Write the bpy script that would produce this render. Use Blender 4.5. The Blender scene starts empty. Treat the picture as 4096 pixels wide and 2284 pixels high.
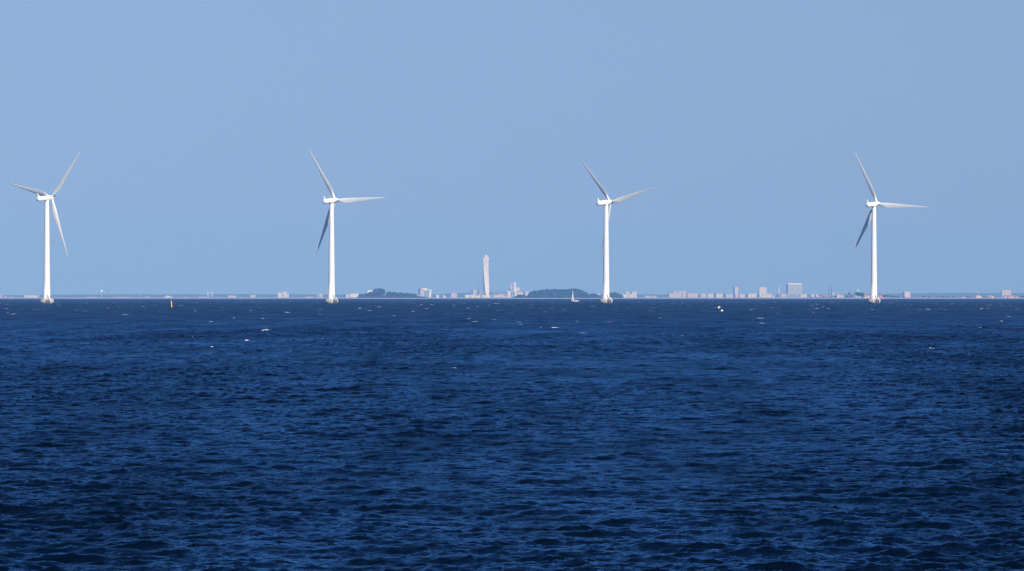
import bpy, bmesh, math, random
import numpy as np
from mathutils import Vector, Matrix, noise as mnoise

SC = bpy.context.scene
COL = SC.collection
R = math.radians
PI = math.pi

# ------------------------------------------------------------------ camera
F = 15750.0            # focal length in pixels of the 4096 px wide photograph
H = 4.6                # eye height above the water
YH = 1187.0            # horizon row of the photograph
cam_d = bpy.data.cameras.new('camera')
cam = bpy.data.objects.new('camera', cam_d)
COL.objects.link(cam)
cam.location = (0, 0, H)
cam.rotation_euler = (R(90), 0, 0)
cam_d.sensor_width = 36.0
cam_d.lens = F / 4096 * 36.0
cam_d.shift_y = (YH - 1142.0) / 4096
cam_d.clip_start = 1.0
cam_d.clip_end = 80000.0
SC.camera = cam

# ------------------------------------------------------------------ light
SUN_EL, SUN_AZ = R(32), R(26)          # azimuth: behind the camera, to the right
sun_vec = Vector((math.sin(SUN_AZ) * math.cos(SUN_EL), -math.cos(SUN_AZ) * math.cos(SUN_EL), math.sin(SUN_EL)))
sun_d = bpy.data.lights.new('sun', 'SUN')
sun_d.energy = 5.0
sun_d.angle = R(0.5)
sun_d.color = (1.0, 0.95, 0.88)
sun = bpy.data.objects.new('sun', sun_d)
COL.objects.link(sun)
sun.rotation_euler = (-sun_vec).to_track_quat('-Z', 'Y').to_euler()
sun.location = (200, -200, 300)

W = bpy.data.worlds.new('World')
SC.world = W
W.use_nodes = True
nt = W.node_tree
nt.nodes.clear()
wo = nt.nodes.new('ShaderNodeOutputWorld')
bg = nt.nodes.new('ShaderNodeBackground')
sky = nt.nodes.new('ShaderNodeTexSky')
sky.sky_type = 'NISHITA'
sky.sun_disc = False
sky.sun_elevation = SUN_EL
sky.sun_rotation = math.atan2(sun_vec.x, sun_vec.y)
sky.altitude = 0
sky.air_density = 1.0
sky.dust_density = 0.0
sky.ozone_density = 4.5
bg.inputs['Strength'].default_value = 0.099
# the clear afternoon sky keeps its blue almost down to the sea: look the dome up a little higher near the horizon
tcw = nt.nodes.new('ShaderNodeTexCoord')
spw = nt.nodes.new('ShaderNodeSeparateXYZ')
cbw = nt.nodes.new('ShaderNodeCombineXYZ')
def wmath(op, a, b=None):
    q = nt.nodes.new('ShaderNodeMath')
    q.operation = op
    for i, v in enumerate((a, b)):
        if v is None:
            continue
        if isinstance(v, (int, float)):
            q.inputs[i].default_value = v
        else:
            nt.links.new(v, q.inputs[i])
    return q.outputs[0]
nt.links.new(tcw.outputs['Generated'], spw.inputs[0])
zz = wmath('MAXIMUM', spw.outputs[2], 0.0)
zz = wmath('ADD', zz, wmath('MULTIPLY', wmath('POWER', wmath('SUBTRACT', 1.0, zz), 7.0), 0.19))
nt.links.new(spw.outputs[0], cbw.inputs[0])
nt.links.new(spw.outputs[1], cbw.inputs[1])
nt.links.new(zz, cbw.inputs[2])
nt.links.new(cbw.outputs[0], sky.inputs['Vector'])
tint = nt.nodes.new('ShaderNodeMix')
tint.data_type = 'RGBA'
tint.blend_type = 'MULTIPLY'
tint.inputs['Factor'].default_value = 1
tint.inputs['B'].default_value = (1.10, 0.935, 0.935, 1)
nt.links.new(sky.outputs[0], tint.inputs['A'])
nt.links.new(tint.outputs['Result'], bg.inputs[0])
nt.links.new(bg.outputs[0], wo.inputs[0])

SC.view_settings.view_transform = 'Standard'
SC.view_settings.look = 'None'
SC.view_settings.exposure = 0.0
SC.view_settings.gamma = 1.0
SC.render.engine = 'CYCLES'
SC.cycles.use_denoising = True
SC.cycles.denoising_input_passes = 'RGB_ALBEDO_NORMAL'
SC.cycles.denoising_prefilter = 'ACCURATE'
SC.cycles.max_bounces = 6
SC.cycles.volume_bounces = 1
SC.cycles.filter_width = 1.3

# ------------------------------------------------------------------ helpers
def wx(px, d):
    return (px - 2048.0) / F * d

def wz(py, d):
    return H + (YH - py) / F * d

def dwater(py):
    return F * H / (py - YH)

def obj(name, me, m=None, parent=None):
    if isinstance(me, bmesh.types.BMesh):
        d = bpy.data.meshes.new(name)
        me.normal_update()
        me.to_mesh(d)
        me.free()
        me = d
    o = bpy.data.objects.new(name, me)
    COL.objects.link(o)
    if m is not None:
        me.materials.clear()
        me.materials.append(m)
    if parent is not None:
        o.parent = parent
    return o

def tag(o, label=None, cat=None, group=None, kind=None):
    if label:
        o['label'] = label
    if cat:
        o['category'] = cat
    if group:
        o['group'] = group
    if kind:
        o['kind'] = kind
    return o

def thing(name, loc, rz, label, cat, group=None):
    o = bpy.data.objects.new(name, None)
    o.empty_display_size = 0.5
    COL.objects.link(o)
    o.location = loc
    o.rotation_euler = (0, 0, rz)
    return tag(o, label, cat, group)

def shade(o):
    o.data.polygons.foreach_set('use_smooth', [True] * len(o.data.polygons))
    return o

def copy_tree(o, parent=None):
    c = o.copy()
    COL.objects.link(c)
    if parent is not None:
        c.parent = parent
    for ch in list(o.children):
        copy_tree(ch, c)
    return c

def box(bm, x0, x1, y0, y1, z0, z1, M=None):
    v = [bm.verts.new((x, y, z)) for z in (z0, z1) for x, y in ((x0, y0), (x1, y0), (x1, y1), (x0, y1))]
    for f in ((3, 2, 1, 0), (4, 5, 6, 7), (0, 1, 5, 4), (1, 2, 6, 5), (2, 3, 7, 6), (3, 0, 4, 7)):
        bm.faces.new([v[i] for i in f])
    if M is not None:
        for q in v:
            q.co = M @ q.co
    return v

def lathe(bm, prof, n=24, cx=0, cy=0, cap=True):
    rings = []
    for r, z in prof:
        rings.append([bm.verts.new((cx + r * math.cos(2 * PI * i / n), cy + r * math.sin(2 * PI * i / n), z)) for i in range(n)])
    for a, b in zip(rings, rings[1:]):
        for i in range(n):
            bm.faces.new((a[i], a[(i + 1) % n], b[(i + 1) % n], b[i]))
    if cap:
        bm.faces.new(list(reversed(rings[0])))
        bm.faces.new(rings[-1])
    return rings

def tube(bm, a, b, r0, r1=None, n=8):
    a, b = Vector(a), Vector(b)
    r1 = r0 if r1 is None else r1
    t = (b - a).normalized()
    u = t.orthogonal().normalized()
    w = t.cross(u)
    A = [bm.verts.new(a + r0 * (math.cos(2 * PI * i / n) * u + math.sin(2 * PI * i / n) * w)) for i in range(n)]
    B = [bm.verts.new(b + r1 * (math.cos(2 * PI * i / n) * u + math.sin(2 * PI * i / n) * w)) for i in range(n)]
    for i in range(n):
        bm.faces.new((A[i], A[(i + 1) % n], B[(i + 1) % n], B[i]))
    bm.faces.new(list(reversed(A)))
    bm.faces.new(B)

def sphere(bm, c, r, sx=1, sy=1, sz=1, u=16, v=10):
    g = bmesh.ops.create_uvsphere(bm, u_segments=u, v_segments=v, radius=r)
    for q in g['verts']:
        q.co = Vector((q.co.x * sx, q.co.y * sy, q.co.z * sz)) + Vector(c)

def BM():
    return bmesh.new()

# ------------------------------------------------------------------ materials
def new_mat(name):
    m = bpy.data.materials.new(name)
    m.use_nodes = True
    n = m.node_tree.nodes
    return m, n, m.node_tree.links, n['Principled BSDF']

def mat(name, col, rough=0.6, var=0.12, scale=0.5, spec=0.4, metal=0.0):
    """plain coloured surface with a slow procedural mottling of its own colour"""
    m, n, l, b = new_mat(name)
    tc = n.new('ShaderNodeTexCoord')
    nz = n.new('ShaderNodeTexNoise')
    nz.inputs['Scale'].default_value = scale
    nz.inputs['Detail'].default_value = 5
    l.new(tc.outputs['Object'], nz.inputs['Vector'])
    mr = n.new('ShaderNodeMapRange')
    mr.inputs[1].default_value = 0.3
    mr.inputs[2].default_value = 0.7
    mr.inputs[3].default_value = 1 - var
    mr.inputs[4].default_value = 1 + var
    l.new(nz.outputs[0], mr.inputs[0])
    mx = n.new('ShaderNodeMix')
    mx.data_type = 'RGBA'
    mx.blend_type = 'MULTIPLY'
    mx.inputs['Factor'].default_value = 1
    mx.inputs['A'].default_value = (*col, 1)
    l.new(mr.outputs[0], mx.inputs['B'])
    l.new(mx.outputs['Result'], b.inputs['Base Color'])
    b.inputs['Roughness'].default_value = rough
    b.inputs['Specular IOR Level'].default_value = spec
    b.inputs['Metallic'].default_value = metal
    return m

_fac = {}
def facade(wall, glass=(0.24, 0.26, 0.30), bay=3.2, floor=3.0, mortar=0.95, band=False):
    """rendered wall with a regular grid of window panes, by object coordinates"""
    key = (wall, glass, bay, floor, mortar)
    if key in _fac:
        return _fac[key]
    m, n, l, b = new_mat('facade')
    tc = n.new('ShaderNodeTexCoord')
    sp = n.new('ShaderNodeSeparateXYZ')
    l.new(tc.outputs['Object'], sp.inputs[0])
    ad = n.new('ShaderNodeMath')
    l.new(sp.outputs[0], ad.inputs[0])
    l.new(sp.outputs[1], ad.inputs[1])
    cb = n.new('ShaderNodeCombineXYZ')
    l.new(ad.outputs[0], cb.inputs[0])
    l.new(sp.outputs[2], cb.inputs[1])
    br = n.new('ShaderNodeTexBrick')
    br.offset = 0.0
    br.inputs['Scale'].default_value = 1
    br.inputs['Brick Width'].default_value = bay
    br.inputs['Row Height'].default_value = floor
    br.inputs['Mortar Size'].default_value = mortar
    br.inputs['Color1'].default_value = (*glass, 1)
    br.inputs['Color2'].default_value = (*[c * 1.5 for c in glass], 1)
    br.inputs['Mortar'].default_value = (*wall, 1)
    l.new(cb.outputs[0], br.inputs['Vector'])
    nz = n.new('ShaderNodeTexNoise')
    nz.inputs['Scale'].default_value = 0.15
    l.new(tc.outputs['Object'], nz.inputs['Vector'])
    mr = n.new('ShaderNodeMapRange')
    mr.inputs[1].default_value = 0.3
    mr.inputs[2].default_value = 0.7
    mr.inputs[3].default_value = 0.88
    mr.inputs[4].default_value = 1.08
    l.new(nz.outputs[0], mr.inputs[0])
    mx = n.new('ShaderNodeMix')
    mx.data_type = 'RGBA'
    mx.blend_type = 'MULTIPLY'
    mx.inputs['Factor'].default_value = 1
    l.new(br.outputs[0], mx.inputs['A'])
    l.new(mr.outputs[0], mx.inputs['B'])
    l.new(mx.outputs['Result'], b.inputs['Base Color'])
    b.inputs['Roughness'].default_value = 0.65
    _fac[key] = m
    return m

def foliage(name, c1, c2):
    m, n, l, b = new_mat(name)
    g = n.new('ShaderNodeNewGeometry')
    r = n.new('ShaderNodeValToRGB')
    r.color_ramp.elements[0].color = (*c1, 1)
    r.color_ramp.elements[1].color = (*c2, 1)
    l.new(g.outputs['Random Per Island'], r.inputs[0])
    l.new(r.outputs[0], b.inputs['Base Color'])
    b.inputs['Roughness'].default_value = 0.7
    b.inputs['Specular IOR Level'].default_value = 0.2
    return m

M_white = mat('white_paint', (0.86, 0.86, 0.85), 0.4, 0.03, 0.15)
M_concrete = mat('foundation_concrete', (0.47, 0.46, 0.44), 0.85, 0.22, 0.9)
def dark_foot_band(m):  # darkens the base colour towards the waterline, with an uneven upper edge
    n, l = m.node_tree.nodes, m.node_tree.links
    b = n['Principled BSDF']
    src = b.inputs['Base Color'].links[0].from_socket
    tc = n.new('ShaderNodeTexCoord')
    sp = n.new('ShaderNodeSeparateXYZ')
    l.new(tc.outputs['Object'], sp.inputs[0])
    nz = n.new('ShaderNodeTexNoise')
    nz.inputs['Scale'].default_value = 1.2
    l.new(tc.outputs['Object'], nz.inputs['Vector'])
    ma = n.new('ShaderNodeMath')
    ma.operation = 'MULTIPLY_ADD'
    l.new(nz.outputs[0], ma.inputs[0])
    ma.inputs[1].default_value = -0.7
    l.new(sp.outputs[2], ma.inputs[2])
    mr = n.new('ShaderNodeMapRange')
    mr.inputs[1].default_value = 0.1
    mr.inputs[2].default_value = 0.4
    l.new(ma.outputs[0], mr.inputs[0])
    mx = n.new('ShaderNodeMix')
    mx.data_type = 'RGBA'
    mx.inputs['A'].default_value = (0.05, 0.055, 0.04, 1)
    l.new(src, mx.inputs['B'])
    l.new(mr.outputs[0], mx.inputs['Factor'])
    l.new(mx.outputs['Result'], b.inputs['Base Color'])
dark_foot_band(M_concrete)
M_steel = mat('galvanised_steel', (0.35, 0.36, 0.37), 0.5, 0.1, 2, metal=0.3)
M_darksteel = mat('dark_steel', (0.06, 0.065, 0.07), 0.6, 0.2, 2)
M_tyre = mat('fender_rubber', (0.03, 0.03, 0.035), 0.8, 0.2, 3)
M_yellow = mat('buoy_yellow', (0.85, 0.42, 0.05), 0.5, 0.1, 2)
M_red = mat('buoy_red', (0.70, 0.07, 0.05), 0.5, 0.1, 3)
M_sail = mat('sail_cloth', (0.76, 0.76, 0.75), 0.7, 0.05, 0.6)
M_leaf = foliage('leaf', (0.010, 0.042, 0.014), (0.045, 0.120, 0.030))
M_leaf2 = foliage('leaf_olive', (0.022, 0.036, 0.014), (0.075, 0.095, 0.035))
M_bark = mat('bark', (0.06, 0.045, 0.035), 0.9, 0.3, 2)
M_far = foliage('far_wood_leaf', (0.015, 0.030, 0.014), (0.050, 0.075, 0.035))
M_roofdark = mat('roof_felt', (0.14, 0.14, 0.15), 0.8, 0.15, 0.3)
M_roofpale = mat('roof_sheet', (0.62, 0.58, 0.53), 0.6, 0.08, 0.3)
M_rooftile = mat('roof_tile', (0.42, 0.13, 0.09), 0.8, 0.15, 0.5)
M_redpaint = mat('red_sheet', (0.62, 0.07, 0.07), 0.5, 0.08, 0.5)
M_copper = mat('copper_roof', (0.35, 0.55, 0.45), 0.7, 0.1, 0.5)
M_masts = mat('rust_brown_steel', (0.07, 0.045, 0.045), 0.7, 0.2, 1)

# ------------------------------------------------------------------ water
def make_tile(L, N, lmin, lmax, peak, theta0, target_rms, seed, spread=2.0, floor=0.06, chop=1.0):
    """one periodic patch of wind sea: heights and horizontal (choppy) shifts"""
    rng = np.random.default_rng(seed)
    k1 = 2 * np.pi * np.fft.fftfreq(N, L / N)
    kx, ky = np.meshgrid(k1, k1, indexing='xy')
    k = np.hypot(kx, ky)
    k[0, 0] = 1e9
    kp = 2 * np.pi / peak
    S = k ** -3.6 * np.exp(-1.25 * (kp / k) ** 2)
    th = np.arctan2(ky, kx)
    S *= np.abs(np.cos((th - theta0))) ** spread + floor
    lam = 2 * np.pi / k
    S *= 1 / (1 + np.exp(-(np.log(lam / lmin)) * 12)) * 1 / (1 + np.exp((np.log(lam / lmax)) * 12))
    S[0, 0] = 0
    A = np.sqrt(S) * (rng.normal(size=(N, N)) + 1j * rng.normal(size=(N, N)))
    h = np.fft.ifft2(A).real
    s = target_rms / h.std() if target_rms else 1
    A *= s
    h *= s
    dx = np.fft.ifft2(1j * kx / k * A).real * chop
    dy = np.fft.ifft2(1j * ky / k * A).real * chop
    return (L, N, np.stack([dx, dy, h], -1).astype(np.float32))

def sample(tile, x, y, rot):
    L, N, T = tile
    c, s = math.cos(rot), math.sin(rot)
    u = (x * c + y * s) / L * N
    v = (-x * s + y * c) / L * N
    iu, iv = np.floor(u), np.floor(v)
    fu, fv = (u - iu)[..., None].astype(np.float32), (v - iv)[..., None].astype(np.float32)
    iu, iv = iu.astype(np.int64) % N, iv.astype(np.int64) % N
    ju, jv = (iu + 1) % N, (iv + 1) % N
    r = (T[iv, iu] * (1 - fu) + T[iv, ju] * fu) * (1 - fv) + (T[jv, iu] * (1 - fu) + T[jv, ju] * fu) * fv
    X = r[..., 0] * c - r[..., 1] * s
    Y = r[..., 0] * s + r[..., 1] * c
    return X, Y, r[..., 2]

WIND = R(-103)          # the sea runs towards the camera and slightly left
ROUGH = (0.07, 0.15, 0.36, 0.48)
WAVE = dict(big=0.036, small=0.019, chop=1.1)
WATER_BODY = (0.0003, 0.003, 0.009, 1)
WATER_TINT = (0.25, 0.58, 1.0, 1)
WATER_REFL = 0.82

def build_water():
    rows = [-400, -250, -120, -50, -10, 15, 30, 40, 48]
    d = 54.0
    while d < 9500:
        rows.append(d)
        if d < 230:
            s = max(0.075, 0.00125 * d)
        elif d < 420:
            s = 0.2875
        else:
            s = 0.2875 * (d / 420) ** 1.55
        d += min(s, 40)
    rows += [9520, 9800, 10500, 12000, 14000, 16200]
    rows = np.array(rows)
    nc = 380
    u = np.linspace(-1, 1, 2 * nc + 1)
    halfw = 4.5 + 0.165 * np.maximum(rows, 0)
    lim = 5600.0
    # beyond the densest strip the grid goes on to both sides, ever coarser, so that the sea holds for other viewpoints too
    off = np.cumsum(0.06 * 1.034 ** np.arange(130))
    off = np.concatenate([off, [180, 320, 700]])
    inner = u[None, :] * halfw[:, None]
    side = halfw[:, None] + off[None, :]
    edge = np.full((len(rows), 1), lim)
    X = np.concatenate([-edge, -side[:, ::-1], inner, side, edge], 1)
    nside = len(off) + 1
    fine = np.ones(X.shape[1], dtype=bool)
    fine[:4] = fine[-4:] = False
    Y = np.repeat(rows[:, None], X.shape[1], 1)
    th = WIND
    big = make_tile(113.0, 1024, 0.6, 12.0, 2.1, 0.0, WAVE['big'], 3, spread=4.0, floor=0.05, chop=WAVE['chop'])
    small = make_tile(23.0, 1024, 0.06, 1.0, 0.8, 0.0, WAVE['small'], 5, spread=1.8, floor=0.15, chop=WAVE['chop'])
    swell = make_tile(401.0, 512, 4.0, 60.0, 9.0, 0.0, 0.038, 8, spread=4, floor=.03, chop=1.0)
    patch = make_tile(917.0, 512, 18.0, 300.0, 120.0, 0.0, 1.0, 9, spread=.5, floor=.8, chop=0)
    bx, by, bz = sample(big, X, Y, th)
    sx, sy, sz = sample(small, X, Y, th + 0.35)
    qx, qy, qz = sample(swell, X, Y, th - 0.2)
    # gusts: patches of rougher and of calmer water, stretched towards the far shore
    _, _, g = sample(patch, X * 1.6, Y * 0.45, 0.1)
    gust = np.clip(1 + 0.17 * g, 0.5, 1.6)
    dense = fine[None, :] & (rows[:, None] > 50) & (rows[:, None] < 9400)
    amp = np.where(dense, 1.0, 0.0) * np.clip((9400 - Y) / 400, 0, 1)
    dX = amp * (bx * gust + sx * gust ** 1.5 + qx)
    dY = amp * (by * gust + sy * gust ** 1.5 + qy)
    Z = amp * (bz * gust + sz * gust ** 1.5 + qz)
    # breaking crests
    foam = np.zeros_like(Z, dtype=np.float32)
    rng = np.random.default_rng(21)
    lo = int(np.argmax(rows > 60))
    nfoam = 0
    for _ in range(1150):
        D = math.sqrt(rng.uniform(240.0 ** 2, 3700.0 ** 2))
        x0 = rng.uniform(-1, 1) * (2 + 0.15 * D)
        i0 = int(np.searchsorted(rows, D))
        step = rows[i0 + 1] - rows[i0]
        ln = rng.uniform(0.2, 0.55) * (0.6 + 1.3 * min(1.4, D / 900)) * (1.9 if rng.random() < .12 else 1)
        near = min(1.0, D / 450)
        ln *= .45 + .55 * near
        dp = max(rng.uniform(0.18, 0.4), 0.9 * step)
        # move the patch on to the nearest crest ahead of it
        ic = int(np.argmin(np.abs(X[i0] - x0)))
        k = max(3, int(2.5 / step))
        seg = Z[i0 - k:i0 + k, ic]
        i0 = i0 - k + int(np.argmax(seg))
        D = rows[i0]
        di = int(3 * dp / step) + 2
        a, b_ = max(lo, i0 - di), min(len(rows) - 8, i0 + di)
        cm = np.nonzero(np.abs(X[i0] - x0) < 3 * ln)[0]
        if len(cm) == 0:
            continue
        c0, c1 = cm[0], cm[-1] + 1
        sub = np.s_[a:b_, c0:c1]
        tilt = rng.uniform(-.25, .25)
        ex = (X[sub] - x0) / ln
        ey = (Y[sub] - D - tilt * (X[sub] - x0)) / dp
        w = np.exp(-np.abs(ex) ** 2.6 - ey ** 2)
        brk = 0.55 + 0.45 * np.sin(X[sub] * (9 / ln) + rng.uniform(0, 6)) * np.sin(X[sub] * (4.3 / ln) + rng.uniform(0, 6))
        f = np.clip(w * (0.35 + brk) * 1.5, 0, 1) * (0.35 + 0.65 * rng.random() ** 1.5) * (.6 + .4 * near) * (1 if D < 1600 else .9)
        foam[sub] = np.maximum(foam[sub], f)
        Z[sub] += w * brk * rng.uniform(0.04, 0.10) * min(1.6, 0.6 + D / 1200)
        nfoam += 1
    X = X + dX
    Y = Y + dY
    nr, ncx = X.shape
    co = np.empty((nr * ncx, 3), np.float32)
    co[:, 0], co[:, 1], co[:, 2] = X.ravel(), Y.ravel(), Z.ravel()
    idx = np.arange(nr * ncx, dtype=np.int32).reshape(nr, ncx)
    q = np.stack([idx[:-1, :-1], idx[:-1, 1:], idx[1:, 1:], idx[1:, :-1]], -1).reshape(-1, 4)
    me = bpy.data.meshes.new('water')
    me.vertices.add(len(co))
    me.vertices.foreach_set('co', co.ravel())
    me.loops.add(q.size)
    me.loops.foreach_set('vertex_index', q.ravel())
    me.polygons.add(len(q))
    me.polygons.foreach_set('loop_start', np.arange(0, q.size, 4, dtype=np.int32))
    me.polygons.foreach_set('use_smooth', np.ones(len(q), dtype=bool))
    me.update(calc_edges=True)
    at = me.attributes.new('foam', 'FLOAT', 'POINT')
    at.data.foreach_set('value', foam.ravel().astype(np.float32))
    # ripples too fine for the mesh are carried by the roughness of the surface
    step = np.gradient(rows)
    rip = np.interp(np.log(np.clip(step, .05, 50)), np.log([.075, .29, 1.0, 4.0]), [ROUGH[0], ROUGH[1], ROUGH[2], ROUGH[3]])
    rip = np.where((rows < 52) | (rows > 9400), ROUGH[3], rip)
    at = me.attributes.new('ripple', 'FLOAT', 'POINT')
    at.data.foreach_set('value', np.repeat(rip[:, None], ncx, 1).ravel().astype(np.float32))

    m, n, l, b = new_mat('sea_water')
    n.remove(b)
    body = n.new('ShaderNodeBsdfDiffuse')           # light coming back out of the deep water
    body.inputs['Color'].default_value = WATER_BODY
    glo = n.new('ShaderNodeBsdfAnisotropic')
    glo.distribution = 'MULTI_GGX'
    glo.inputs['Color'].default_value = WATER_TINT
    fr = n.new('ShaderNodeFresnel')
    fr.inputs['IOR'].default_value = 1.333
    fm = n.new('ShaderNodeMapRange')
    fm.inputs[1].default_value = 0.0
    fm.inputs[2].default_value = 1.0
    fm.inputs[3].default_value = 0.0
    # where waves hide one another below the mesh's reach, less of the low sky is mirrored
    ra = n.new('ShaderNodeAttribute')
    ra.attribute_name = 'ripple'
    rr = n.new('ShaderNodeMapRange')
    rr.inputs[1].default_value = ROUGH[0]
    rr.inputs[2].default_value = ROUGH[3]
    rr.inputs[3].default_value = WATER_REFL
    rr.inputs[4].default_value = WATER_REFL * 0.22
    l.new(ra.outputs['Fac'], rr.inputs[0])
    # cat's paws: gusts roughen the water in streaks and dull its mirror there
    gt = n.new('ShaderNodeTexCoord')
    gm = n.new('ShaderNodeMapping')
    gm.inputs['Scale'].default_value = (0.11, 0.018, 1)
    gm.inputs['Rotation'].default_value = (0, 0, R(6))
    l.new(gt.outputs['Object'], gm.inputs[0])
    gn = n.new('ShaderNodeTexNoise')
    gn.inputs['Scale'].default_value = 1.0
    gn.inputs['Detail'].default_value = 7
    gn.inputs['Roughness'].default_value = 0.72
    l.new(gm.outputs[0], gn.inputs['Vector'])
    gr = n.new('ShaderNodeMapRange')
    gr.inputs[1].default_value = 0.32
    gr.inputs[2].default_value = 0.68
    gr.inputs[3].default_value = 0.45
    gr.inputs[4].default_value = 1.45
    l.new(gn.outputs[0], gr.inputs[0])
    gx = n.new('ShaderNodeMath')
    gx.operation = 'MULTIPLY'
    l.new(rr.outputs[0], gx.inputs[0])
    l.new(gr.outputs[0], gx.inputs[1])
    l.new(gx.outputs[0], fm.inputs[4])
    l.new(fr.outputs[0], fm.inputs[0])
    wmix = n.new('ShaderNodeMixShader')
    l.new(fm.outputs[0], wmix.inputs[0])
    l.new(body.outputs[0], wmix.inputs[1])
    l.new(glo.outputs[0], wmix.inputs[2])
    tc = n.new('ShaderNodeTexCoord')
    mp = n.new('ShaderNodeMapping')
    mp.inputs['Scale'].default_value = (5.0, 8.0, 1)
    mp.inputs['Rotation'].default_value = (0, 0, R(-25))
    l.new(tc.outputs['Object'], mp.inputs[0])
    nz = n.new('ShaderNodeTexNoise')
    nz.inputs['Scale'].default_value = 1.0
    nz.inputs['Detail'].default_value = 4
    nz.inputs['Roughness'].default_value = 0.6
    l.new(mp.outputs[0], nz.inputs['Vector'])
    bp = n.new('ShaderNodeBump')
    bp.inputs['Strength'].default_value = 0.8
    bp.inputs['Distance'].default_value = 0.035
    l.new(nz.outputs[0], bp.inputs['Height'])
    l.new(bp.outputs[0], glo.inputs['Normal'])
    l.new(bp.outputs[0], fr.inputs['Normal'])
    l.new(ra.outputs['Fac'], glo.inputs['Roughness'])
    # foam of the whitecaps
    fb = n.new('ShaderNodeBsdfDiffuse')
    fb.inputs['Color'].default_value = (0.78, 0.80, 0.82, 1)
    fa = n.new('ShaderNodeAttribute')
    fa.attribute_name = 'foam'
    fn = n.new('ShaderNodeTexNoise')
    fn.inputs['Scale'].default_value = 7.0
    fn.inputs['Detail'].default_value = 3
    l.new(tc.outputs['Object'], fn.inputs['Vector'])
    su = n.new('ShaderNodeMath')
    su.operation = 'MULTIPLY_ADD'
    l.new(fn.outputs[0], su.inputs[0])
    su.inputs[1].default_value = 0.7
    l.new(fa.outputs['Fac'], su.inputs[2])
    mr = n.new('ShaderNodeMapRange')
    mr.inputs[1].default_value = 0.72
    mr.inputs[2].default_value = 1.1
    l.new(su.outputs[0], mr.inputs[0])
    ms = n.new('ShaderNodeMixShader')
    l.new(mr.outputs[0], ms.inputs[0])
    l.new(wmix.outputs[0], ms.inputs[1])
    l.new(fb.outputs[0], ms.inputs[2])
    l.new(ms.outputs[0], n['Material Output'].inputs['Surface'])
    o = obj('water', me, m)
    tag(o, kind='structure')
    return o

build_water()

# ------------------------------------------------------------------ the land
DI = 9400.0            # distance of the flat island's shore
DM = 16500.0           # distance of the city beyond it

def sheet(name, xs, ys, zf, m):
    v = []
    for y in ys:
        for x in xs:
            v.append((x, y, zf(x, y)))
    n = len(xs)
    f = [(j * n + i, j * n + i + 1, (j + 1) * n + i + 1, (j + 1) * n + i) for j in range(len(ys) - 1) for i in range(n - 1)]
    me = bpy.data.meshes.new(name)
    me.from_pydata(v, [], f)
    me.update()
    return obj(name, me, m)

def land_mat(name, sand, grass, z0, z1):
    m, n, l, b = new_mat(name)
    tc = n.new('ShaderNodeTexCoord')
    sp = n.new('ShaderNodeSeparateXYZ')
    l.new(tc.outputs['Object'], sp.inputs[0])
    nz = n.new('ShaderNodeTexNoise')
    nz.inputs['Scale'].default_value = 0.03
    nz.inputs['Detail'].default_value = 6
    l.new(tc.outputs['Object'], nz.inputs['Vector'])
    ma = n.new('ShaderNodeMath')
    ma.operation = 'MULTIPLY_ADD'
    l.new(nz.outputs[0], ma.inputs[0])
    ma.inputs[1].default_value = 1.2
    l.new(sp.outputs[2], ma.inputs[2])
    mr = n.new('ShaderNodeMapRange')
    mr.inputs[1].default_value = z0 + .6
    mr.inputs[2].default_value = z1 + .6
    l.new(ma.outputs[0], mr.inputs[0])
    mx = n.new('ShaderNodeMix')
    mx.data_type = 'RGBA'
    mx.inputs['A'].default_value = (*sand, 1)
    mx.inputs['B'].default_value = (*grass, 1)
    l.new(mr.outputs[0], mx.inputs['Factor'])
    l.new(mx.outputs['Result'], b.inputs['Base Color'])
    b.inputs['Roughness'].default_value = 0.9
    return m

def nz2(x, y=0.0, z=0.0):
    return mnoise.noise(Vector((x, y, z)))

xs = [-5500 + 8 * i for i in range(0, 1376)]
def island_z(x, y):
    t = y - (DI + 9 * nz2(x * .006, 3.1) + 4 * nz2(x * .04, 7.7))
    bank = 2.05 + 0.35 * nz2(x * .012, 1.7) + 0.25 * nz2(x * .06, 4.1)
    if t < -2:
        return -1.5
    return min(bank, -0.4 + t * 0.085) if t < 40 else bank + 0.4 * nz2(x * .02, y * .02)
isl = sheet('island', xs, [DI - 60, DI - 25, DI - 15, DI - 8, DI, DI + 6, DI + 12, DI + 18, DI + 24, DI + 32, DI + 45, DI + 90, DI + 200, DI + 420, DI + 700], island_z,
            land_mat('shore_sand_and_turf', (0.38, 0.355, 0.31), (0.20, 0.21, 0.14), 1.5, 2.6))
tag(isl, kind='structure')

main = sheet('ground', [-5500 + 100 * i for i in range(111)], [15300, 15340, 15500, 16000, 17000, 18000, 19300],
             lambda x, y: -1 if y < 15320 else 1.6 + 0.3 * nz2(x * .003, y * .003), mat('city_ground', (0.28, 0.26, 0.22), 0.9, 0.25, 0.02))
tag(main, kind='structure')

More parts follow.
